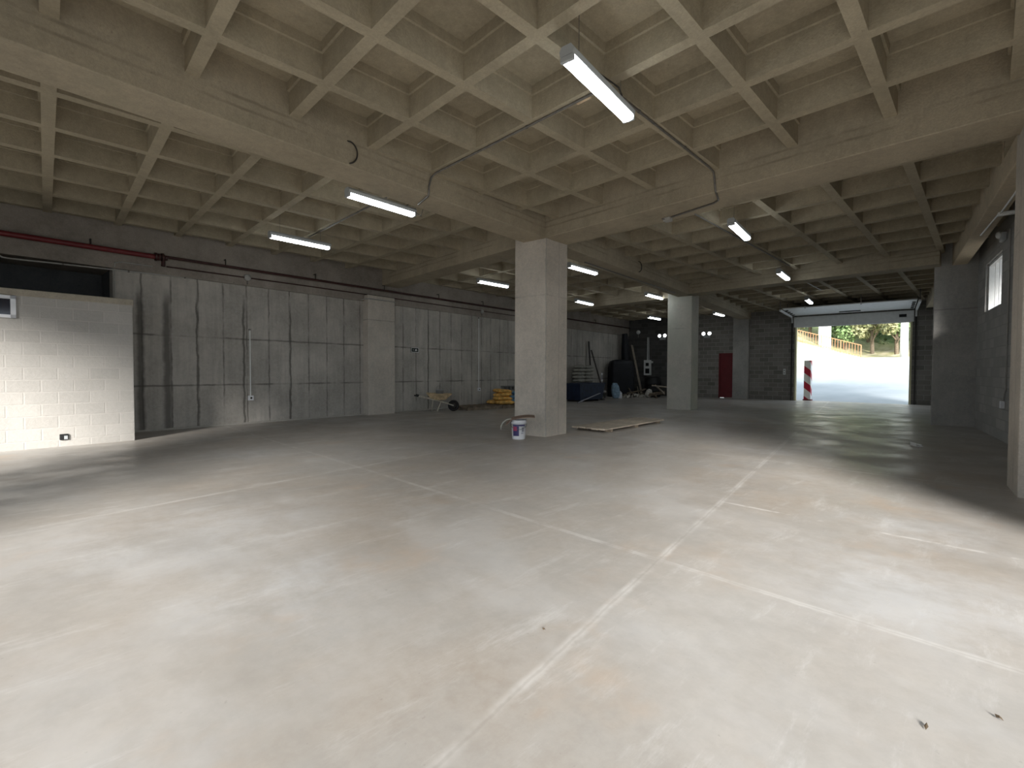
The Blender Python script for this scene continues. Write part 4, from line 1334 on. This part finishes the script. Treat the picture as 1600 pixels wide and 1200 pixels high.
# black drum and timber
t = thing('drum', 'black plastic drum standing between the leaning plank and second column', 'drum', (17.2, 6.85, 0))
MB().lathe([(0, 0), (0.40, 0), (0.43, 0.04), (0.43, 0.30), (0.455, 0.33), (0.43, 0.36), (0.43, 0.66), (0.455, 0.69), (0.43, 0.72), (0.42, 0.98), (0.36, 1.03), (0, 1.03)], seg=32).build('body', 'black', t)
MB().lathe([(0.33, 1.03), (0.35, 1.03), (0.35, 1.06), (0.30, 1.07), (0, 1.07)], seg=28).build('lid', 'black', t)
tm = [((15.6, 5.75, 0.05), (17.1, 6.7, 0.06), 0.16, 'wood_old', 'lowest timber of the pile beside the second column'), ((15.7, 6.2, 0.16), (16.9, 6.0, 0.26), 0.15, 'wood_old', 'timber lying across the pile beside the second column'),
      ((16.3, 5.7, 0.24), (16.8, 6.45, 0.60), 0.14, 'wood', 'pale timber slanting up from the pile beside the second column'), ((16.5, 5.6, 0.55), (16.35, 6.4, 0.62), 0.16, 'wood', 'pale timber on top of the pile beside the second column')]
for p0, p1, w_, mt, lab in tm:
    board(p0, p1, w_, 0.07, mt, lab, 'timber', 0.3)
o = MB().pillow((0, 0, 0.22), (0.34, 0.26, 0.44), 0, 77, (0.2, 0.3)).build('stone_lump', 'rubble', loc=(15.9, 6.35, 0.0))
tag(o, 'pale broken lump propped on the timber pile', 'lump')

# small litter
t = thing('steel_bracket', 'small pale metal bracket lying on the floor before the dark column', 'bracket', (4.84, -5.10, 0), 0.5)
MB().box(-0.10, 0.10, -0.05, 0.05, 0, 0.012).build('plate', 'sign_white', t)
MB().box(-0.10, 0.10, 0.045, 0.055, 0.0, 0.06).build('flange', 'sign_white', t)
MB().tube([(-0.09, -0.02, 0.03), (0.10, 0.0, 0.025)], 0.014, 8).build('bar', 'white_paint', t)
for k, (x, y, lab) in enumerate([(-3.985, -5.83, 'dark dry leaf on the floor, the bigger of two close to the viewer'), (-3.73, -6.02, 'small dark scrap on the floor closest to the pillar side'), (-4.5, -4.41, 'tiny dark crumb on the floor midway before the saw cut')]):
    s = (0.018, 0.014, 0.008)[k]
    m = MB()
    m.add([(-s, 0, 0.002), (-s * 0.3, s * 0.35, 0.008), (s * 0.5, s * 0.3, 0.004), (s, 0, 0.012), (s * 0.4, -s * 0.35, 0.003), (-s * 0.4, -s * 0.3, 0.009), (0, 0, 0.015)],
          [[0, 1, 6], [1, 2, 6], [2, 3, 6], [3, 4, 6], [4, 5, 6], [5, 0, 6]])
    tag(m.build('dry_leaf', 'paper', loc=(x, y, 0.001), rz=k * 1.1), lab, 'leaf')
